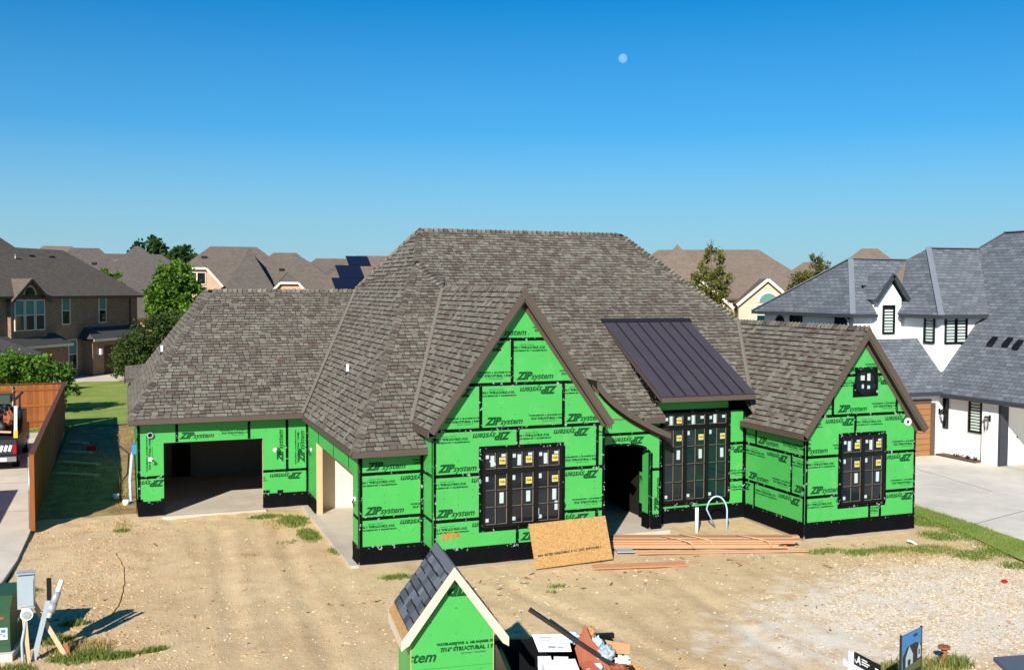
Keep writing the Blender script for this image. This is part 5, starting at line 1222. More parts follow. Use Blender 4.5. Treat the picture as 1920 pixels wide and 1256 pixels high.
tree('roof_edge_tree', (30.5, 101, 0), 'low yellow-green treetop behind the garage ridge', [((0, 0, 6.2), (1.8, 1.4, 1.4)), ((2.2, 0, 5.9), (1.3, 1.2, 1.0))], 1500, .24, 'leaf_bright')
# ------------------------------------------------------------------- grass, gravel and clods (nobody could count them)
def blades(name, spots, mat, label):
    """spots: (x, y, radius_x, radius_y, count, height)"""
    mb = MB()
    for x, y, rx, ry, n_, h in spots:
        for _ in range(n_):
            a = rnd.uniform(0, 6.283); q = math.sqrt(rnd.random())*rnd.uniform(.5, 1); px, py = x+math.cos(a)*rx*q, y+math.sin(a)*ry*q
            z = gz(px, py) if -2.9 < px < 24 and py < 60 else -.02
            hh = h*rnd.uniform(.4, 1.2); w_ = .012+.006*rnd.random(); b = rnd.uniform(0, 6.283); lx_, ly_ = rnd.gauss(0, .4)*hh, rnd.gauss(0, .4)*hh
            t = rnd.random(); mb.cc = (t, t, t, 1)
            mb.poly([(px-math.cos(b)*w_, py-math.sin(b)*w_, z-.01), (px+math.cos(b)*w_, py+math.sin(b)*w_, z-.01), (px+lx_, py+ly_, z+hh)])
    o = mb.build(name, mat); return tag(o, label, 'grass', kind='stuff')
gs = [(5.0, 33.2, .55, 1.0, 1500, .11), (5.15, 31.2, .4, 1.0, 1000, .1), (4.2, 34.2, .7, .35, 700, .08), (-.25, 33.8, .3, .35, 260, .08), (6.5, 25.75, .55, .3, 380, .09), (7.1, 25.6, .25, .2, 130, .1),
      (10.2, 23.6, .3, .2, 120, .08), (9.9, 23.2, .2, .15, 60, .07), (5.5, 29.0, .2, .6, 160, .08), (4.4, 30.6, .4, .3, 90, .07)]
for x, y, rx, ry, n_ in ((18.9, 24.1, .7, .3, 500), (19.8, 23.7, .7, .4, 700), (20.8, 23.6, .8, .45, 600), (21.9, 23.2, .9, .6, 800), (22.6, 22.3, .8, .7, 900), (23.4, 24.4, .7, .8, 1000), (23.6, 22.2, .6, .8, 900), (22.9, 21.0, .6, .5, 500), (24.1, 26.2, .5, 1.0, 900)): gs.append((x, y, rx, ry, n_, .09))
for x, y, rx, ry, n_ in ((-1.0, 22.4, .7, .5, 1100), (-1.5, 23.6, .4, .3, 500), (-.3, 22.2, .5, .25, 500), (.4, 22.3, .35, .15, 260), (-2.2, 21.9, .5, .5, 700), (-1.2, 24.6, .4, .18, 260)): gs.append((x, y, rx, ry, n_, .12))
gs.append((14.6, 15.9, .9, .55, 900, .14)); gs.append((15.6, 15.8, .5, .35, 400, .2))
blades('grass_tufts', gs, 'grass_blade', 'scattered green weeds and grass tufts on the bare lot')
ls = [(24.6+.25*math.sin(i), 13+i*.9, 1.0, .7, 950, .07) for i in range(18)]+[(25.2, 25+i*.8, .9, .7, 800, .07) for i in range(8)]+[(-3.2+.1*i, 24.2+i*.5, .5, .5, 500, .08) for i in range(8)]+[(-8+i*.7, 58.8, .6, .9, 200, .12) for i in range(8)]
blades('lawn_blades', ls, 'grass_blade', 'mown grass blades along the lawn strips')
blades('dry_weeds', [(-1.0, 22.9, .8, .6, 900, .12), (4.6, 33.0, .9, 1.0, 700, .07), (21.5, 23.2, 2.2, .9, 1800, .06), (14.9, 15.8, 1.2, .7, 900, .14), (3.2, 29.4, .5, .3, 160, .05), (-.2, 34.5, .35, 1.5, 300, .08), (-.3, 40, .35, 4, 900, .1), (-1.6, 46, 1.1, 9, 1800, .1), (-.2, 55, .8, 4, 900, .1)], 'dry_grass', 'dry straw-coloured weeds among the green tufts')
def stones(name, n_, pick, smin, smax, cols, label, cat):
    mb = MB()
    for _ in range(n_):
        x, y = pick(); s = rnd.uniform(smin, smax)*(1 if rnd.random() < .93 else 1.7); z = gz(x, y); b = len(mb.v); yaw = rnd.uniform(0, 6.3); c_, s__ = math.cos(yaw), math.sin(yaw)
        f_ = rnd.uniform(.7, 1.4)
        for px, py, pz in ((1, 0, .1), (0, 1, .1), (-1, 0, .1), (0, -1, .1), (0, 0, .75), (.62, .6, .45), (-.6, .55, .4), (-.55, -.6, .48), (.6, -.55, .4)):
            px *= rnd.uniform(.75, 1.2)*f_; py *= rnd.uniform(.75, 1.2); mb.v.append((x+(px*c_-py*s__)*s, y+(px*s__+py*c_)*s, z+(pz*rnd.uniform(.7, 1.2)-.12)*s))
        c = rnd.choice(cols); j = rnd.uniform(.8, 1.15); cc = (c[0]*j, c[1]*j, c[2]*j, 1)
        for q in ((0, 1, 5), (1, 2, 6), (2, 3, 7), (3, 0, 8), (5, 1, 6), (6, 2, 7), (7, 3, 8), (8, 0, 5), (4, 5, 6), (4, 6, 7), (4, 7, 8), (4, 8, 5)):
            mb.f.append(tuple(b+k for k in q)); mb.mi.append(0); mb.uv.append(None); mb.c.append(cc); mb.sm.append(False)
    return tag(mb.build(name, 'gravel'), label, cat, kind='stuff')
def pick_gravel():
    while True:
        x, y = rnd.uniform(11.5, 23.9), rnd.uniform(13.0, 24.6)
        d = ((x-21.5)/8.5)**2+((y-18)/6.2)**2; m_ = noise.noise((x*.45, y*.45, 2))+.5*noise.noise((x*1.5, y*1.5, 8))
        if rnd.random() < max(0, 1.0-d)**.8*max(.03, .55+1.1*m_): return x, y
stones('limestone_gravel', 26000, pick_gravel, .009, .028, [lin(204, 186, 158), lin(190, 170, 140), lin(218, 204, 180), lin(178, 154, 120), lin(160, 142, 114)], 'pale limestone gravel spread towards the street', 'gravel')
def pick_clod():
    while True:
        x, y = rnd.uniform(-2.7, 6), rnd.uniform(21, 35.3)
        if x > 5.5 and y > 26: continue
        if rnd.random() < .12+.9*math.exp(-((x+1.2)/1.6)**2)*(.5+noise.noise((x*.8, y*.8, 5))): return x, y
stones('dirt_clods', 4200, pick_clod, .008, .04, [lin(196, 164, 122), lin(182, 148, 108), lin(206, 176, 134), lin(166, 132, 94)], 'small tan dirt clods and stones on the left of the lot', 'dirt')
stones('scattered_pebbles', 2600, lambda: (rnd.uniform(0, 22), rnd.uniform(14, 25.2)), .008, .028, [lin(206, 180, 142), lin(226, 210, 180), lin(150, 122, 92)], 'fine pebbles scattered over the bare dirt', 'pebbles')
# =================================================================== fences
def fence(name, a, b, h, label, side, pick_w=.14, rails=(.35, 1.2, 2.05), cap=True, posts=2.4, group='cedar fences'):
    """side=+1: rails and posts show on the left of a->b"""
    a = Vector((a[0], a[1], 0)); b = Vector((b[0], b[1], 0)); d = (b-a); L_ = d.length; d.normalize(); nrm_ = Vector((-d.y, d.x, 0))*side
    r_ = empty(name, a, math.atan2(d.y, d.x), label, 'fence', group)
    k = int(L_/pick_w); me = [MB().box(.004, pick_w-.004, -.01, .01, 0, h+.1+dz).mesh('picket', 'fence') for dz in (-.012, 0, .01)]
    for i in range(k): o = link('picket', me[rnd.randrange(3)], r_); o.location = (i*pick_w, rnd.uniform(-.003, .003), -.1)
    for z in rails: MB().box(0, L_, (.012 if side > 0 else -.05), (.05 if side > 0 else -.012), z-.045, z+.045).build('rail', 'fence', r_)
    for i in range(int(L_/posts)+1):
        x = .1+i*posts; y = .085*side; o = MB().tube([(x, y, -.2), (x, y, h-.06)], .035, 10).build('post', 'steel_post', r_)
        for z in rails: MB().box(x-.06, x+.06, min(y-.05, y+.04), max(y-.05, y+.04), z-.03, z+.03).build('bracket', 'steel_post', r_)
    if cap: MB().box(-.02, L_+.02, -.09, .09, h+.012, h+.05).build('cap_board', 'fence_cap', r_)
    return r_
f1 = fence('side_fence', (-2.82, 34.5), (-3.22, 59.9), 2.36, 'long cedar side fence running back from the driveway, seen on its shaded side', 1)
MB().box(-.06, .0, -.07, .07, 0, 2.37).build('end_board', 'fence', f1)
fence('back_fence', (-3.25, 60.0), (-14.5, 59.6), 2.36, 'sunlit cedar back fence with rails and steel posts facing the driveway', 1)
fence('brick_house_fence', (-6.9, 76.0), (-13.5, 74.0), 2.0, 'short cedar fence glimpsed behind the shrub on the far left', 1, group='cedar fences')
# =================================================================== utility corner, bottom left
tb = empty('transformer_box', (-2.8, 23.4, 0), -.12, 'green pad-mounted electrical transformer cabinet on a concrete pad', 'transformer')
MB().box(-.75, .62, -.72, .75, -.05, .1).build('pad', 'concrete', tb)
mb = MB(); mb.prism([(-.6, -.55, .1), (-.6, -.55, .95), (-.6, -.25, 1.18), (-.6, .6, 1.22), (-.6, .6, .1)], (1.15, 0, 0)); fix(mb.build('cabinet', 'transformer_green', tb))
MB().box(-.61, .56, -.57, -.551, .1, .24).build('skirt', 'transformer_green', tb)
MB().box(-.62, .57, -.565, -.55, .93, .965).build('lid_lip', 'transformer_green', tb)
lb_ = MB().box(.18, .5, -.556, -.552, .36, .6).build('warning_label', 'paper', tb)
for x0, x1, z0, z1, m in ((.2, .34, .55, .575, 'lamp_red'), (.2, .34, .43, .455, 'lamp_red'), (.38, .47, .5, .57, 'sign_blue'), (.36, .4, .45, .49, 'sign_blue'), (.42, .46, .41, .46, 'sign_blue')): MB().box(x0, x1, -.559, -.5565, z0, z1).build('label_print', m, lb_)
MB().box(.28, .44, -.556, -.552, .78, .83).build('lock_plate', 'rust', tb)
MB().box(.5505, .556, .1, .3, .5, .58).build('side_plate', 'paper', tb)
tp_ = empty('temporary_power_pole', (-1.95, 22.5, -.22), 0, 'temporary power post with grey meter box and leaning timber braces', 'power pole')
MB().bar((.02, -.15, -.2), (-.12, .1, 1.75), .09, .045, (0, 1, 0)).build('post', 'pale_lumber', tp_)
MB().bar((.05, 0, .05), (.36, .12, 1.35), .1, .045, (0, 1, 0)).build('steel_brace', 'box_grey', tp_)
MB().bar((.78, -.05, .02), (.05, .35, 1.3), .09, .045, (0, 1, 0)).build('brace', 'pale_lumber', tp_)
MB().bar((.8, -.1, -.02), (.66, .12, .42), .1, .06, (0, 1, 0)).build('stake', 'rust_board', tp_)
mb = MB(); mb.hexa([(-.2, .02, 1.25), (.12, .02, 1.25), (.12, .2, 1.25), (-.2, .2, 1.25), (-.2, .0, 1.92), (.12, .0, 1.92), (.12, .2, 1.96), (-.2, .2, 1.96)]); mbx = mb.build('meter_box', 'box_grey', tp_)
MB().box(-.15, .1, -.012, .004, 1.3, 1.86).build('box_door', 'box_grey', mbx); MB().box(-.21, .13, -.03, .21, 1.961, 1.985).build('box_lid', 'box_grey', mbx)
MB().tube([(-.03, .1, 1.14), (-.03, -.04, 1.14)], .12, 14).build('meter', 'paper', mbx); MB().tube([(-.03, -.041, 1.14), (-.03, -.06, 1.14)], .085, 14).build('meter_face', 'meter_silver', mbx)
MB().tube([(.36, .1, 1.0), (.62, .25, 1.72)], .05, 8).build('conduit', 'pvc_white', tp_)
MB().tube([(.45, .14, 1.25), (.54, .2, 1.5)], .075, 8).build('foil_wrap', 'meter_silver', tp_); MB().tube([(.4, .1, 1.1), (.46, .14, 1.28)], .085, 8).build('foil_wrap', 'meter_silver', tp_)
MB().box(.33, .42, .2, .26, 1.15, 1.78).build('breaker_box', 'black_plastic', tp_)
MB().tube([(-.05, .0, 1.0), (-.12, -.1, .6), (-.1, -.2, .2), (-.02, -.3, -.02)], .03, 6).build('cable', 'box_grey', tp_)
rope = [(-1.55, 24.7), (-1.06, 24.06), (-.68, 24.22), (-.47, 24.82), (-.28, 25.81), (-.15, 27.65), (-.18, 29.28), (-.43, 31.18)]
pts_ = []
for i in range(len(rope)-1):
    for t in range(6):
        q = Vector(rope[i]).lerp(Vector(rope[i+1]), t/6); pts_.append((q.x+.03*noise.noise((q.x*4, q.y*4, 0)), q.y, gz(q.x, q.y)+.015))
tag(MB().tube(pts_, .013, 5).build('loose_rope', 'string_tan'), 'thin yellow-brown rope curving across the dirt', 'rope')
# services at the left corner of the house
sv = empty('service_stub', (-.1, 38.6, 0), 0, 'white and blue conduit with black cable loop at the garage corner', 'conduit')
MB().tube([(.15, -.6, 0), (.12, -.2, .7), (.2, .3, 1.5), (.3, .6, 1.75)], .05, 7).build('white_conduit', 'pex_blue', sv)
MB().box(.2, .34, .2, .7, 1.55, 1.9).build('blue_box', 'sign_blue', sv)
MB().tube([(-.2, -.3, 0), (-.22, -.1, .8), (-.42, .6, 1.5), (-.2, 1.0, 1.75), (.1, .8, 1.5), (.05, 0, .9), (-.2, -.2, .6)], .025, 6).build('cable_loop', 'black_plastic', sv)
for x, y in ((-.35, .3), (-.02, -.9)): MB().tube([(x, y, -.05), (x, y, .14)], .11, 12).build('pipe_cap', 'pvc_white', sv)
gc = empty('gas_can', (-1.62, 50.9, -.03), .4, 'red plastic fuel can lying in the fence shadow', 'fuel can')
mb = MB(); mb.box(-.3, .3, -.16, .16, 0, .3); mb.prism([(-.28, -.15, .3), (.28, -.15, .3), (.2, -.15, .42), (-.2, -.15, .42)], (0, .3, 0)); fix(mb.build('body', 'red_plastic', gc)); gc.scale = (.6, .6, .6); MB().tube([(.22, 0, .36), (.4, 0, .5)], .04, 6).build('spout', 'black_plastic', gc); MB().tube([(-.15, 0, .41), (-.12, 0, .5), (.1, 0, .5), (.14, 0, .41)], .02, 5).build('handle', 'red_plastic', gc)
for i, (x0, y0, x1, y1, lb) in enumerate(((-2.7, 44.8, -1.2, 43.8, 'nearest'), (-2.7, 47.7, -1.2, 46.5, 'second nearest'), (-2.7, 50.7, -1.6, 50.0, 'third nearest'), (-2.7, 53.9, -1.9, 53.0, 'farthest'))):
    p_ = tag(MB().bar((x0, y0, .0), (x1, y1, .0), .3, .09).build('ground_strip', 'pale_lumber'), 'pale flat strip by the side fence, %s of four' % lb, 'plank', 'pale strips along the side fence')  # four pale strips laid flat on the ground
# =================================================================== building materials before the entry
ob = empty('osb_sheet', (11.45, 25.25, 0), math.atan2(.22, 2.42), 'sheet of golden oriented strand board leaning on the wall below the window', 'board')
tlt = Matrix.Rotation(R(-21), 4, 'X')
mb = MB(); mb.boxm(Matrix.Translation((0, 0, 0)) @ tlt @ Matrix.Translation((0, 0, .6)), 2.44, .014, 1.22); mb.build('panel', 'osb', ob)
V, F, w_ = text_mesh('APA  RATED SHEATHING  8  16  23/32  EXPOSURE 1', .085, 0, .004, 1)
mb = MB()
for f in F: mb.poly([tlt @ Vector((-1.1+V[i].x*2.0/w_, -.0085, .3+V[i].y+V[i].x*.02)) for i in f])
tag(mb.build('stamp', 'black_plastic', ob), kind='stuff')
k_ = 0
for lay in range(4):
    for c in range(4 if lay < 3 else 3):
        k_ += 1; Lb = 5.4+rnd.uniform(-.5, .35)+(.5 if lay == 3 else 0); o = MB().bar((-Lb/2, 0, 0), (Lb/2, 0, 0), .225, .042).build('lumber_board', 'lumber')
        cx_ = Vector((15.6+rnd.uniform(-.15, .15)+.15*(lay == 3), 25.95+rnd.uniform(-.02, .02))); dr = math.atan2(-1.9, 5.3)+rnd.uniform(-.006, .006)
        off = (c-1.5)*.25+rnd.uniform(-.015, .015)+.06*lay; o.location = (cx_.x-math.sin(dr)*off, cx_.y+math.cos(dr)*off, .03+lay*.047); o.rotation_euler = (0, 0, dr)
        tag(o, 'reddish timber board in the pile, %s layer, %s of its row' % (('bottom', 'second', 'third', 'top')[lay], ('nearest', 'second nearest', 'third nearest', 'farthest')[c]), 'board', 'boards in the lumber pile')
# two boards apart from the pile
o = MB().bar((-1.3, 0, 0), (1.3, 0, 0), .28, .038).build('loose_board', 'lumber'); o.location = (13.05, 24.5, .0); o.rotation_euler = (.12, 0, math.atan2(-.5, 2.26)); tag(o, 'short wide red board lying alone in front of the lumber pile', 'board')
o = MB().bar((-2.5, 0, 0), (2.5, 0, 0), .06, .038).build('loose_board', 'lumber'); o.location = (16.0, 24.9, .0); o.rotation_euler = (0, 0, math.atan2(-1.46, 4.9)); tag(o, 'long thin strip of timber in front of the lumber pile', 'board')
for i, (x, y, lb) in enumerate(((15.05, 25.9, 'left'), (15.7, 25.9, 'middle'), (17.25, 25.25, 'right'))):
    tag(MB().tube([(x-.3, y+.5, .235), (x, y, .235), (x+.2, y-.4, .21), (x+.26, y-.5, .05)], .016, 5).build('pale_strap', 'sticker_yellow' if 0 else 'pale_lumber'), 'pale packing strap across the lumber pile, %s one' % lb, 'strap', 'straps on the lumber pile')
o = MB().boxm(Matrix.Translation((13.35, 26.0, .02)) @ Matrix.Rotation(-.3, 4, 'Z'), .5, .4, .03).build('grey_slate_scrap', 'box_grey'); tag(o, 'flat grey scrap sheet at the left end of the lumber pile', 'scrap')
tag(MB().tube([(16.61, 27.42, -.1), (16.61, 27.42, .74)], .055, 12).build('pvc_standpipe', 'pvc_white'), 'upright white plastic pipe in front of the tall window', 'pipe')
pp_ = [(17.5, 27.75, -.05)]+[(17.33+.28*-math.cos(t*math.pi/10)+.02, 27.6-t*.03, .62+.42*math.sin(t*math.pi/10)) for t in range(11)]+[(17.6, 27.25, -.05)]
tag(MB().tube(pp_, .025, 7).build('bent_tubing', 'pex_blue'), 'pale blue flexible tubing bent into an arch', 'tubing')
tag(MB().boxm(Matrix.Translation((21.9, 23.9, .02)) @ Matrix.Rotation(.5, 4, 'Y'), .22, .2, .05).build('paper_scrap', 'paper'), 'crumpled white paper scrap beside the right gable', 'scrap')
for i, (x, y, lb) in enumerate(((21.3, 19.9, 'left'), (22.3, 19.2, 'right'))): tag(MB().boxm(Matrix.Translation((x, y, .0)) @ Matrix.Rotation(.4, 4, 'X'), .14, .1, .03).build('red_scrap', 'red_plastic'), 'small red plastic scrap on the gravel, %s of two' % lb, 'scrap', 'red scraps on the gravel')
# =================================================================== small green gabled shed in the foreground
ph = empty('green_gabled_shed', (4.74, 15.0, 0), R(-6), 'small green gabled shed with cream trim and slate shingles in the foreground', 'shed')
HW, PZ, SP, DP, EVZ = .67, 3.2, 1.33, 1.25, 0
eav = lambda x: PZ-SP*abs(x)
# walls
fwl = Wall((0, .16), (1, 0), (0, -1)); 
def ppanel(poly, name='sheathing_panel', mat='zip', wall=fwl, o0=0, o1=.012): return slab_on(MB(), wall, poly, o0, o1).build(name, mat, ph)
zc_ = 1.56; p1 = ppanel([(-HW, zc_+.006), (HW, zc_+.006), (HW, eav(HW)-.1), (0, PZ-.12), (-HW, eav(HW)-.1)])
p2 = ppanel([(-HW, -.1), (-.33, -.1), (-.33, zc_), (-HW, zc_)]); p3 = ppanel([(-.326, -.1), (HW, -.1), (HW, zc_), (-.326, zc_)])
slab_on(MB(), fwl, [(-HW, -.1), (HW, -.1), (HW, eav(HW)-.1), (0, PZ-.12), (-HW, eav(HW)-.1)], -.05, -.001).build('wall_core', 'zip_edge', ph)
ms_ = MB(); ms_.box(-HW-.004, -HW+.01, .15, .16+DP, -.1, eav(HW)-.1); ms_.build('side_panel', 'zip', ph); MB().box(HW-.01, HW+.004, .15, .16+DP, -.1, eav(HW)-.1).build('side_panel', 'zip', ph); MB().box(-HW, HW, .15+DP, .16+DP, -.1, 2.12).build('rear_panel', 'zip', ph)
for x in (-HW+.004, HW-.004): slab_on(MB(), fwl, [(x-.006, -.1), (x+.006, -.1), (x+.006, eav(HW)-.12), (x-.006, eav(HW)-.12)], .0125, .015).build('panel_edge', 'zip_edge', ph)
def plet(V, F, ox, oy, ang, clip, panel_): 
    V2, F2 = clip_flat(xf(V, ox, oy, ang), F, clip)
    mb = MB(); mb.v = [tuple(fwl.p(v.x, v.y, .0145)) for v in V2]; mb.f = F2; k = len(F2); mb.mi = [0]*k; mb.uv = [None]*k; mb.c = [None]*k; mb.sm = [False]*k
    if k: mb.build('printed_lettering', 'ink', panel_)
cl1 = [(-HW, zc_), (HW, zc_), (HW, eav(HW)-.1), (0, PZ-.12), (-HW, eav(HW)-.1)]
plet(*LOGO, .42, 2.9, math.pi, cl1, p1); plet(*LOGO, -1.38, 1.68, 0, cl1, p1); plet(*LINES, -.26, 1.78, 0, cl1, p1)
clq = [(-.32, 0), (HW, 0), (HW, zc_), (-.32, zc_)]
sh_ = ppanel([(-.36, 1.0), (.36, 1.0), (.37, 1.36), (-.36, 1.36)], 'white_notice', 'paper', o0=.0185, o1=.022)
for x, z in ((-.34, 1.33), (.345, 1.33)): slab_on(MB(), fwl, [(x-.02, z-.03), (x+.02, z-.03), (x+.02, z+.07), (x-.02, z+.07)], .0225, .025).build('notice_tape', 'black_plastic', ph)
# rake trim
for sg in (-1, 1):
    xe = .82 if sg < 0 else .88; mb = MB(); mb.prism([(0, -.02, PZ+.0), (sg*xe, -.02, eav(xe)), (sg*xe, -.02, eav(xe)-.19), (0, -.02, PZ-.19)] if 0 else [(0, -.02, PZ), (sg*xe, -.02, eav(xe)), (sg*(xe+.0), -.02, eav(xe)-.15), (sg*(xe-.1), -.02, eav(xe)-.09), (0, -.02, PZ-.19)], (0, .03, 0)); fix(mb.build('rake_trim', 'primed_trim', ph))
    n_ = Vector((sg*SP, 0, 1)).normalized()
    mb = MB(); a, b = Vector((0, .012, PZ-.005)), Vector((sg*xe, .012, eav(xe)-.005)); mb.prism([a, b, b-n_*.025, a-n_*.025], (0, DP+.3, 0)); fix(mb.build('roof_deck', 'osb', ph))
    mb = MB(); b2 = Vector((sg*.725, .02, eav(.725)-.005)); mb.prism([a+n_*.002+Vector((0, .008, 0)), b2+n_*.002, b2+n_*.005, a+n_*.005+Vector((0, .008, 0))], (0, DP+.28, 0)); fix(mb.build('roof_felt', 'roof_underlay', ph))
mb = MB(); mb.box(-.84, -.815, .0, 1.5, eav(.82)-.17, eav(.82)-.02); mb.build('eave_trim', 'primed_trim', ph)
for sg in (-1, 1):
    T2 = []; x0, x1 = .02, .72
    P_ = [(sg*x1, .02, eav(x1)+.01), (sg*x0, .02, eav(x0)+.01), (sg*x0, DP+.3, eav(x0)+.01), (sg*x1, DP+.3, eav(x1)+.01)]
    shingle_plane(P_, expo=.15, wmin=.16, wmax=.3, pal=PAL_SLATE, wts=PAL_SLATE_W, tabs=T2, butt=.012)
    u_, v_, n_ = plane_frame([Vector(p) for p in P_]); M = ph.matrix_basis if 0 else Matrix.Translation(ph.location) @ Matrix.Rotation(ph.rotation_euler.z, 4, 'Z')
    units = {}
    for t in T2:
        m = MB(); m.cc = PAL_SLATE[t[12]]; m.hexa(tab_corners(t)); m.build('shingle', 'shingle', ph)
    mb = MB(); a, b = Vector((sg*.0, .01, PZ+.01)), Vector((sg*.09, .01, eav(.09)+.012)); mb.prism([a, b, b+n_*.012, a+n_*.016], (0, DP+.31, 0)); fix(mb.build('ridge_cap', 'cap_slate', ph))
# =================================================================== dumpster and its rubbish
du = empty('dumpster', (7.4, 14.9, 0), -.2, 'open dark steel dumpster full of rubbish behind the green shed', 'dumpster')
mb = MB(); mb.box(-1.7, .4, 1.35, 1.42, 0, 1.3); mb.build('wall', 'paint_black', du); MB().box(-1.7, -1.63, -1.6, 1.349, 0, 1.3).build('wall', 'paint_black', du); MB().box(.33, .4, -1.6, 1.349, 0, 1.3).build('wall', 'paint_black', du); MB().box(-1.63, .33, -1.6, 1.349, 0, .08).build('floor', 'paint_black', du); MB().box(-1.7, .4, -1.67, -1.601, 0, 1.3).build('wall', 'paint_black', du)
MB().box(-1.74, .44, 1.34, 1.44, 1.3, 1.38).build('rim', 'paint_black', du)
def rub(name, mb, mat, label, cat): o = mb.build(name, mat); tag(o, label, cat, 'rubbish in the dumpster'); return o
def sheet3(pts, th=.012): 
    P_ = [Vector(p) for p in pts]; n_ = (P_[1]-P_[0]).cross(P_[2]-P_[0]).normalized(); mb = MB(); mb.prism(P_, n_*th); return mb
wbx = rub('white_carton', sheet3([(6.30, 15.62, 1.75), (6.86, 15.42, 1.75), (6.88, 15.28, 1.50), (6.36, 15.46, 1.50)], .03), 'paper', 'flat white carton printed with grey lines on top of the rubbish', 'carton')
nz = Vector((-.34, -.94, 0)); 
A_, B_, C_, D_ = (Vector(p) for p in ((6.30, 15.62, 1.75), (6.86, 15.42, 1.75), (6.88, 15.28, 1.50), (6.36, 15.46, 1.50)))
def onc(u, v): return A_.lerp(B_, u).lerp(D_.lerp(C_, u), v)
fn = (B_-A_).cross(D_-A_).normalized(); fn = fn if fn.dot(Vector((0, -1, .5))) > 0 else -fn
for u0, u1, v0, v1 in ((.1, .9, .53, .57), (.15, .5, .16, .2), (.15, .5, .25, .28), (.15, .5, .33, .36), (.55, .9, .2, .23), (.55, .9, .3, .33), (.32, .55, .68, .8), (.58, .78, .7, .78), (.12, .26, .9, .93)):
    mb = MB(); mb.poly([onc(u0, v0)+fn*.0335, onc(u1, v0)+fn*.0335, onc(u1, v1)+fn*.0335, onc(u0, v1)+fn*.0335]); mb.build('print_line', 'ink_grey', wbx)
rub('white_box', MB().boxm(Matrix.Translation((6.40, 15.30, 1.36)) @ Matrix.Rotation(-.3, 4, 'Z'), .22, .2, .16), 'paper', 'small white box under the flat carton, left one', 'box')
rub('white_box', MB().boxm(Matrix.Translation((6.66, 15.22, 1.36)) @ Matrix.Rotation(-.4, 4, 'Z'), .24, .2, .14), 'paper', 'small white box under the flat carton, right one', 'box')
rub('large_white_box', MB().boxm(Matrix.Translation((6.5, 14.85, 1.30)) @ Matrix.Rotation(-.2, 4, 'Z') @ Matrix.Rotation(.2, 4, 'X'), .55, .45, .3), 'paper', 'larger white box at the bottom edge of the picture', 'box')
rub('downspout', MB().bar((6.30, 15.75, 2.14), (7.55, 14.85, 1.27), .075, .06), 'pole_black', 'long dark square downspout sticking out of the dumpster', 'downspout')
rub('thin_downspout', MB().bar((6.62, 15.62, 1.97), (7.3, 15.1, 1.45), .04, .03), 'pole_black', 'thin dark rail next to the long downspout', 'rail')
rub('brown_board', sheet3([(7.14, 15.32, 1.92), (7.20, 15.2, 1.7), (7.62, 14.85, 1.18), (6.98, 15.1, 1.2), (6.92, 15.25, 1.56)]), 'rust_board', 'red-brown torn board standing up in the rubbish', 'board')
rub('brown_board', sheet3([(6.9, 15.0, 1.4), (7.1, 15.0, 1.42), (7.4, 14.6, 1.1), (6.95, 14.6, 1.1)]), 'rust_board', 'red-brown board lying below the torn standing board', 'board')
rub('cardboard_flap', sheet3([(7.5, 15.3, 1.62), (7.85, 15.05, 1.58), (7.8, 14.95, 1.45), (7.55, 15.1, 1.45)]), 'cardboard', 'tan cardboard flap at the right of the rubbish', 'cardboard')
rub('plywood_offcut', sheet3([(7.75, 15.0, 1.4), (8.05, 14.75, 1.2), (8.1, 14.5, 1.02), (7.7, 14.6, 1.1)]), 'osb', 'golden plywood offcut at the right end of the rubbish', 'board')
def crumple(c, r, seed, k=10):
    bm = bmesh.new(); bmesh.ops.create_icosphere(bm, subdivisions=4, radius=1); mb = MB()
    for v in bm.verts:
        d = v.co.normalized(); q = 1+.5*noise.noise(d*2.2+Vector((seed, 0, 0)))+.35*abs(noise.noise(d*5+Vector((0, seed, 0))))-.3*abs(noise.noise(d*9+Vector((seed, seed, 0)))); v.co = Vector((d.x*r[0]*q+c[0], d.y*r[1]*q+c[1], d.z*r[2]*q+c[2]))
    mb.v = [tuple(v.co) for v in bm.verts]; mb.f = [tuple(v.index for v in f.verts) for f in bm.faces]; k = len(mb.f); mb.mi = [0]*k; mb.uv = [None]*k; mb.c = [None]*k; mb.sm = [True]*k; bm.free(); return mb
rub('plastic_bag', crumple((7.42, 15.1, 1.45), (.16, .14, .13), 3), 'box_grey', 'crumpled grey plastic bag, largest in the rubbish', 'bag')
rub('plastic_bag', crumple((7.36, 15.3, 1.58), (.1, .09, .1), 8), 'pex_blue', 'pale blue crumpled plastic beside the standing board', 'bag')
rub('plastic_bag', crumple((6.98, 15.45, 1.66), (.12, .1, .09), 5), 'pex_blue', 'pale blue cloth right of the white carton', 'cloth')
rub('wire_tangle', crumple((7.34, 15.5, 1.7), (.08, .07, .1), 13), 'cardboard', 'brown tangle of wire behind the standing board', 'wire')
rub('paper_cup', crumple((7.66, 14.95, 1.36), (.12, .1, .08), 21), 'paper', 'white crumpled paper near the cardboard flap', 'paper')
rub('red_wrapper', crumple((7.55, 14.85, 1.28), (.14, .12, .07), 33), 'rust_board', 'reddish wrapper below the crumpled paper', 'wrapper')
for i, (x, y, z, sx_, sy_, m, lb) in enumerate(((7.12, 14.95, 1.32, .3, .1, 'paint_white', 'white strip across the brown boards'), (7.3, 14.75, 1.22, .25, .2, 'sign_dark', 'dark flat scrap right of the brown boards'), (7.8, 15.2, 1.5, .22, .06, 'cardboard', 'thin brown strip at the right of the rubbish'), (6.85, 14.95, 1.3, .2, .16, 'black_plastic', 'small black scrap beside the larger white box'), (7.72, 14.8, 1.2, .2, .2, 'lumber', 'reddish block near the plywood offcut'))):
    rub('scrap_piece', MB().boxm(Matrix.Translation((x, y, z)) @ Matrix.Rotation(i*.9, 4, 'Z') @ Matrix.Rotation(.4-.2*i, 4, 'X'), sx_, sy_, .05), m, lb, 'scrap')
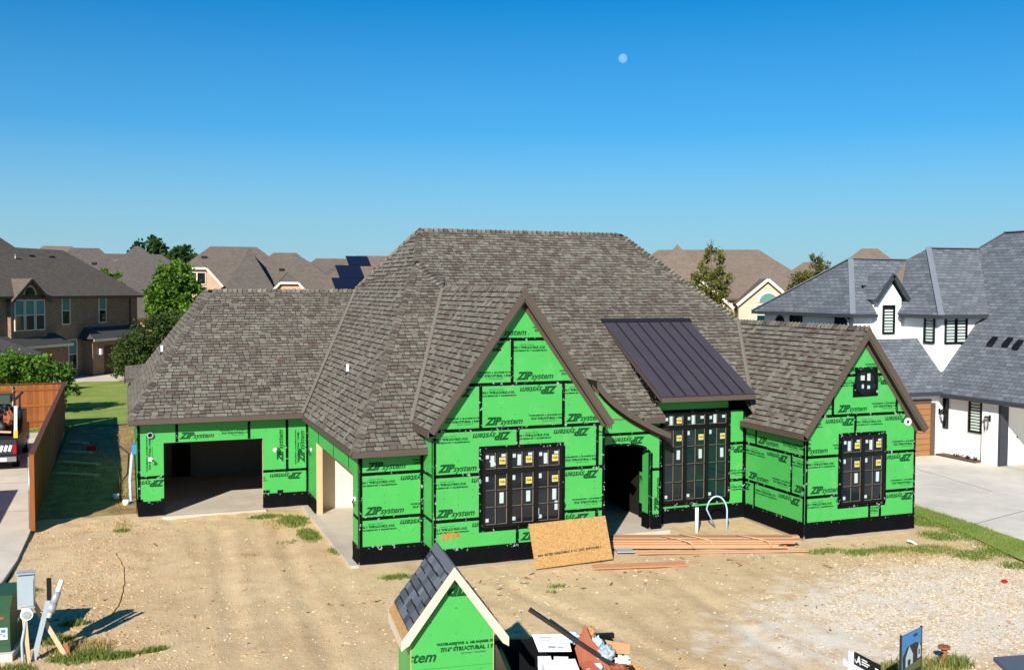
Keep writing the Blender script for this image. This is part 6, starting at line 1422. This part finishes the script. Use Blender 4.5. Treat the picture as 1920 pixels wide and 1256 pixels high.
for i, (x, y, z, s, lb) in enumerate(((5.98, 15.75, .95, .16, 'left'), (6.2, 15.3, .95, .14, 'middle'), (6.42, 15.5, 1.05, .1, 'right'))): rub('blue_cup', crumple((x, y, z), (s, s*.8, s*.8), 40+i), 'tarp_blue', 'blue plastic scrap in the dark of the dumpster, %s one' % lb, 'scrap')
for i, lb in enumerate(('leftmost', 'second from left', 'second from right', 'rightmost')): rub('black_bag', crumple((6.25+.5*i, 15.0+.2*math.sin(i*2), .75), (.36, .42, .34), 60+i), 'black_plastic', 'black rubbish bag deep in the dumpster, %s of four' % lb, 'bag')
# =================================================================== signs, standpipe, corner roof
sg_ = empty('yard_sign', (11.5, 13.9, 0), R(-92), 'white yard sign post with a black name rider', 'sign')
MB().box(-.045, .045, -.045, .045, -.3, 1.40).build('post', 'paint_white', sg_); MB().box(-.2, .85, -.035, .035, 1.10, 1.2).build('arm', 'paint_white', sg_)
rd = MB().box(.06, .72, -.012, .012, 1.2, 1.41).build('rider', 'paint_black', sg_)
V, F, w_ = text_mesh('A', .17, .25, .004, 2); mb = MB()
for f in F: mb.poly([(.12+V[i].x, -.0135, 1.245+V[i].y) for i in f])
mb.tube([(.09, -.0135, 1.3), (.11, -.0135, 1.25), (.15, -.0135, 1.28), (.2, -.0135, 1.38)], .006, 4); mb.build('logo', 'paper', rd)
for z, l_ in ((1.355, .14), (1.315, .2), (1.275, .16)): MB().box(.27, .27+l_, -.015, -.0125, z-.01, z+.01).build('name_line', 'paper', rd)
mb = MB(); mb.prism([(.62, -.0135, 1.24), (.68, -.0135, 1.24), (.69, -.0135, 1.33), (.61, -.0135, 1.33)], (0, .002, 0)); fix(mb.build('shield', 'paper', rd))
ps = empty('poster_sign', (12.25, 13.35, 0), R(22), 'dark-framed sign with a picture of a house', 'sign')
# frame built in local x (width) and z
for x in (-.37, .36): MB().box(x, x+.03, -.015, .015, -.2, 1.84).build('leg', 'pole_black', ps)
pf = MB().box(-.34, .36, -.012, .012, 1.0, 1.82).build('picture_panel', 'sign_blue', ps)
def flat(pts, m, o): mb = MB(); mb.prism([(x*1.42, -.0125-o, z) for x, z in pts], (0, .0008, 0)); fix(mb.build('picture_print', m, pf))
flat([(-.24, 1.0), (.25, 1.0), (.25, 1.16), (-.24, 1.16)], 'sign_dark', .001); flat([(-.24, 1.16), (.25, 1.16), (.25, 1.3), (-.24, 1.24)], 'sign_green', .001)
flat([(-.2, 1.24), (.25, 1.3), (.25, 1.55), (.1, 1.62), (-.1, 1.6), (-.22, 1.45)], 'sign_dark', .002)
flat([(-.14, 1.26), (.04, 1.28), (.04, 1.44), (-.05, 1.6), (-.14, 1.43)], 'sticker_white', .003); flat([(-.09, 1.27), (-.02, 1.28), (-.02, 1.38), (-.09, 1.37)], 'sign_dark', .004)
flat([(.16, 1.32), (.24, 1.33), (.24, 1.5), (.2, 1.58), (.16, 1.48)], 'sticker_white', .003); flat([(.185, 1.38), (.215, 1.38), (.215, 1.47), (.185, 1.47)], 'sign_dark', .004)
flat([(.05, 1.72), (.15, 1.72), (.15, 1.77), (.05, 1.77)], 'solar', .002)
sp_ = empty('rusty_standpipe', (15.47, 15.92, 0), 0, 'short rusty flanged standpipe in the gravel', 'pipe')
MB().tube([(0, 0, -.1), (0, 0, .3)], .055, 12).build('pipe', 'rust', sp_); MB().tube([(0, 0, .28), (0, 0, .325)], .12, 14).build('flange', 'rust', sp_)
for i in range(6): MB().tube([(.09*math.cos(i*1.047), .09*math.sin(i*1.047), .326), (.09*math.cos(i*1.047), .09*math.sin(i*1.047), .345)], .014, 6).build('bolt', 'rust', sp_)
MB().bar((-.12, -.05, .2), (-.05, -.02, .2), .03, .03).build('lug', 'iron', sp_)
rc = empty('covered_box', (10.6, 8.7, 0), R(-10), 'grey-blue lid of a tall box at the bottom right corner', 'box')
mb = MB(); mb.prism([(-1.0, -.5, 2.98), (1.2, -.5, 2.98), (1.2, .3, 3.16), (-1.0, .3, 3.16)], (0, 0, -.05)); fix(mb.build('lid', 'shade_cloth', rc)); MB().box(-.95, 1.15, -.45, .24, 0, 2.9).build('body', 'shade_cloth', rc)
# =================================================================== vehicles
def wheel(root, x, y, r, w_=.24):
    o = MB().tube([(x-w_/2, y, r), (x+w_/2, y, r)], r, 20).build('tyre', 'rubber', root); MB().tube([(x-w_/2-.01, y, r), (x+w_/2+.01, y, r)], r*.55, 14).build('rim', 'chrome', o)
tk = empty('work_truck', (-5.3, 46.0, 0), 0, 'work truck with a loaded bed parked by the fence, cut off at the left edge', 'truck')
MB().box(-1.0, 1.0, .1, 2.6, .55, 1.35).build('bed', 'paint_black', tk); MB().box(-1.0, 1.0, 2.7, 4.6, .55, 2.1).build('cab', 'paint_black', tk); MB().box(-.98, .98, 4.6, 6.0, .55, 1.3).build('hood', 'paint_black', tk)
MB().box(-.85, .85, 2.69, 2.7, 1.45, 2.0).build('rear_window', 'glass', tk)
for x in (-.86, .86):
    for y in (1.1, 5.0): wheel(tk, x, y, .42)
MB().box(-.98, .98, -.12, .09, .42, .62).build('bumper', 'chrome', tk); MB().box(.25, .62, -.135, -.121, .45, .59).build('number_plate', 'paper', tk)
tg = MB().box(-.98, .98, .04, .098, .7, 1.3).build('tailgate', 'sign_dark', tk)
for i in range(3): MB().boxm(Matrix.Translation((.42+i*.16, .03, .95)) @ Matrix.Rotation(.3, 4, 'Y'), .1, .012, .26).build('reflector', 'paper', tg)
MB().box(.84, .98, -.005, .039, .72, 1.1).build('tail_lamp', 'lamp_red', tk)
MB().box(-.95, .95, .2, 2.5, 1.352, 1.45).build('bed_cover', 'black_plastic', tk)
for x in (-.9, .92): MB().bar((x, .3, 1.35), (x, .3, 2.9), .07, .07).build('rack_post', 'iron', tk); MB().bar((x, 2.4, 1.35), (x, 2.4, 2.9), .07, .07).build('rack_post', 'iron', tk); MB().bar((x, .2, 2.9), (x, 3.8, 2.9), .07, .07).build('rack_rail', 'iron', tk)
rub2 = lambda nm, mb, m, lb, c: tag(mb.build(nm, m), lb, c, 'load on the work truck')
rub2('tool_bin', MB().box(-5.5, -4.55, 46.3, 47.4, 2.75, 3.1), 'moss_green', 'grey-green tool bin on top of the truck rack', 'bin')
rub2('black_tarp', crumple((-5.0, 46.6, 1.95), (.7, .45, .5), 71), 'black_plastic', 'black tarpaulin bundle in the truck bed', 'tarpaulin'); rub2('black_tarp', crumple((-4.8, 46.5, 2.45), (.35, .35, .3), 75), 'black_plastic', 'black bundle below the tool bin', 'bundle')
rub2('bed_board', MB().bar((-6.0, 46.0, 1.75), (-4.5, 46.0, 1.62), .2, .06), 'pale_lumber', 'pale plank across the truck tailgate', 'plank')
rub2('jack_stand', MB().bar((-4.32, 45.85, 1.7), (-4.3, 45.85, 2.7), .12, .12), 'paint_white', 'white post strapped at the rear of the truck', 'post'); rub2('yellow_sleeve', MB().bar((-4.32, 45.85, 1.4), (-4.32, 45.85, 1.695), .15, .15), 'yellow_paint', 'yellow sleeve on the white post of the truck', 'sleeve')
rub2('orange_reel', crumple((-4.6, 46.2, 2.2), (.18, .15, .26), 77), 'rust_board', 'rust-coloured hose reel in the truck bed', 'reel'); rub2('spare_wheel', MB().tube([(-4.2, 45.9, 2.35), (-4.08, 45.9, 2.35)], .2, 14), 'rubber', 'small black wheel hung beside the white post', 'wheel')
# low trailer just outside the frame; its shadow falls across the drive
tl = empty('box_trailer', (-6.6, 36.1, 0), 0, 'low white box trailer parked on the left driveway', 'trailer')
MB().box(-1.1, 1.1, -3.1, 3.1, .45, 1.62).build('body', 'paint_white', tl); MB().bar((0, 3.1, .5), (0, 4.2, .45), .1, .1).build('drawbar', 'iron', tl)
for x in (-1.15, 1.15):
    for y in (-.45, .45): wheel(tl, x, y, .34, .2)
pk = empty('pickup_truck', (31.9, 37.6, .03), R(-12), 'dark red pickup mostly hidden behind the right gable', 'pickup')
MB().box(-.95, .95, 0, 5.4, .5, 1.15).build('body', 'truck_red', pk); MB().box(-.9, .9, 2.0, 4.0, 1.15, 1.9).build('cab', 'truck_red', pk); MB().box(-.8, .8, 1.99, 2.0, 1.25, 1.8).build('rear_window', 'glass', pk)
for x in (-.86, .86):
    for y in (1.0, 4.3): wheel(pk, x, y, .4)
MB().box(-.9, .97, -.15, -.01, .45, .65).build('bumper', 'chrome', pk); MB().box(.8, .96, -.02, .01, .75, 1.12).build('tail_lamp', 'lamp_red', pk); MB().box(-.96, -.8, -.02, .01, .75, 1.12).build('tail_lamp', 'lamp_red', pk); MB().box(-.7, .7, -.018, .0, .7, 1.1).build('tailgate', 'truck_red', pk)

# chips, twigs and offcuts trodden into the lot
mb = MB()
for _ in range(260):
    x, y = rnd.uniform(-1.5, 21), rnd.uniform(16.5, 34)
    if y > 24.8 and x > 5.3: y = rnd.uniform(17, 24.6)
    if rnd.random() < .45: x = min(21, max(-1.5, rnd.gauss(12, 4))); y = min(24.9, rnd.gauss(24.2, .6))
    c = rnd.choice((lin(168, 128, 88), lin(120, 92, 64), lin(196, 160, 118), lin(74, 62, 50), lin(214, 206, 192))); mb.cc = c
    L_ = rnd.choice((.05, .07, .1, .16, .3)); mb.boxm(Matrix.Translation((x, y, gz(x, y)+.012)) @ Matrix.Rotation(rnd.uniform(0, 3.14), 4, 'Z') @ Matrix.Rotation(rnd.uniform(-.25, .25), 4, 'Y'), L_, rnd.uniform(.012, .04), .014)
tag(mb.build('wood_chips', 'vcol'), 'small wood chips and twigs trodden into the dirt', 'debris', kind='stuff')
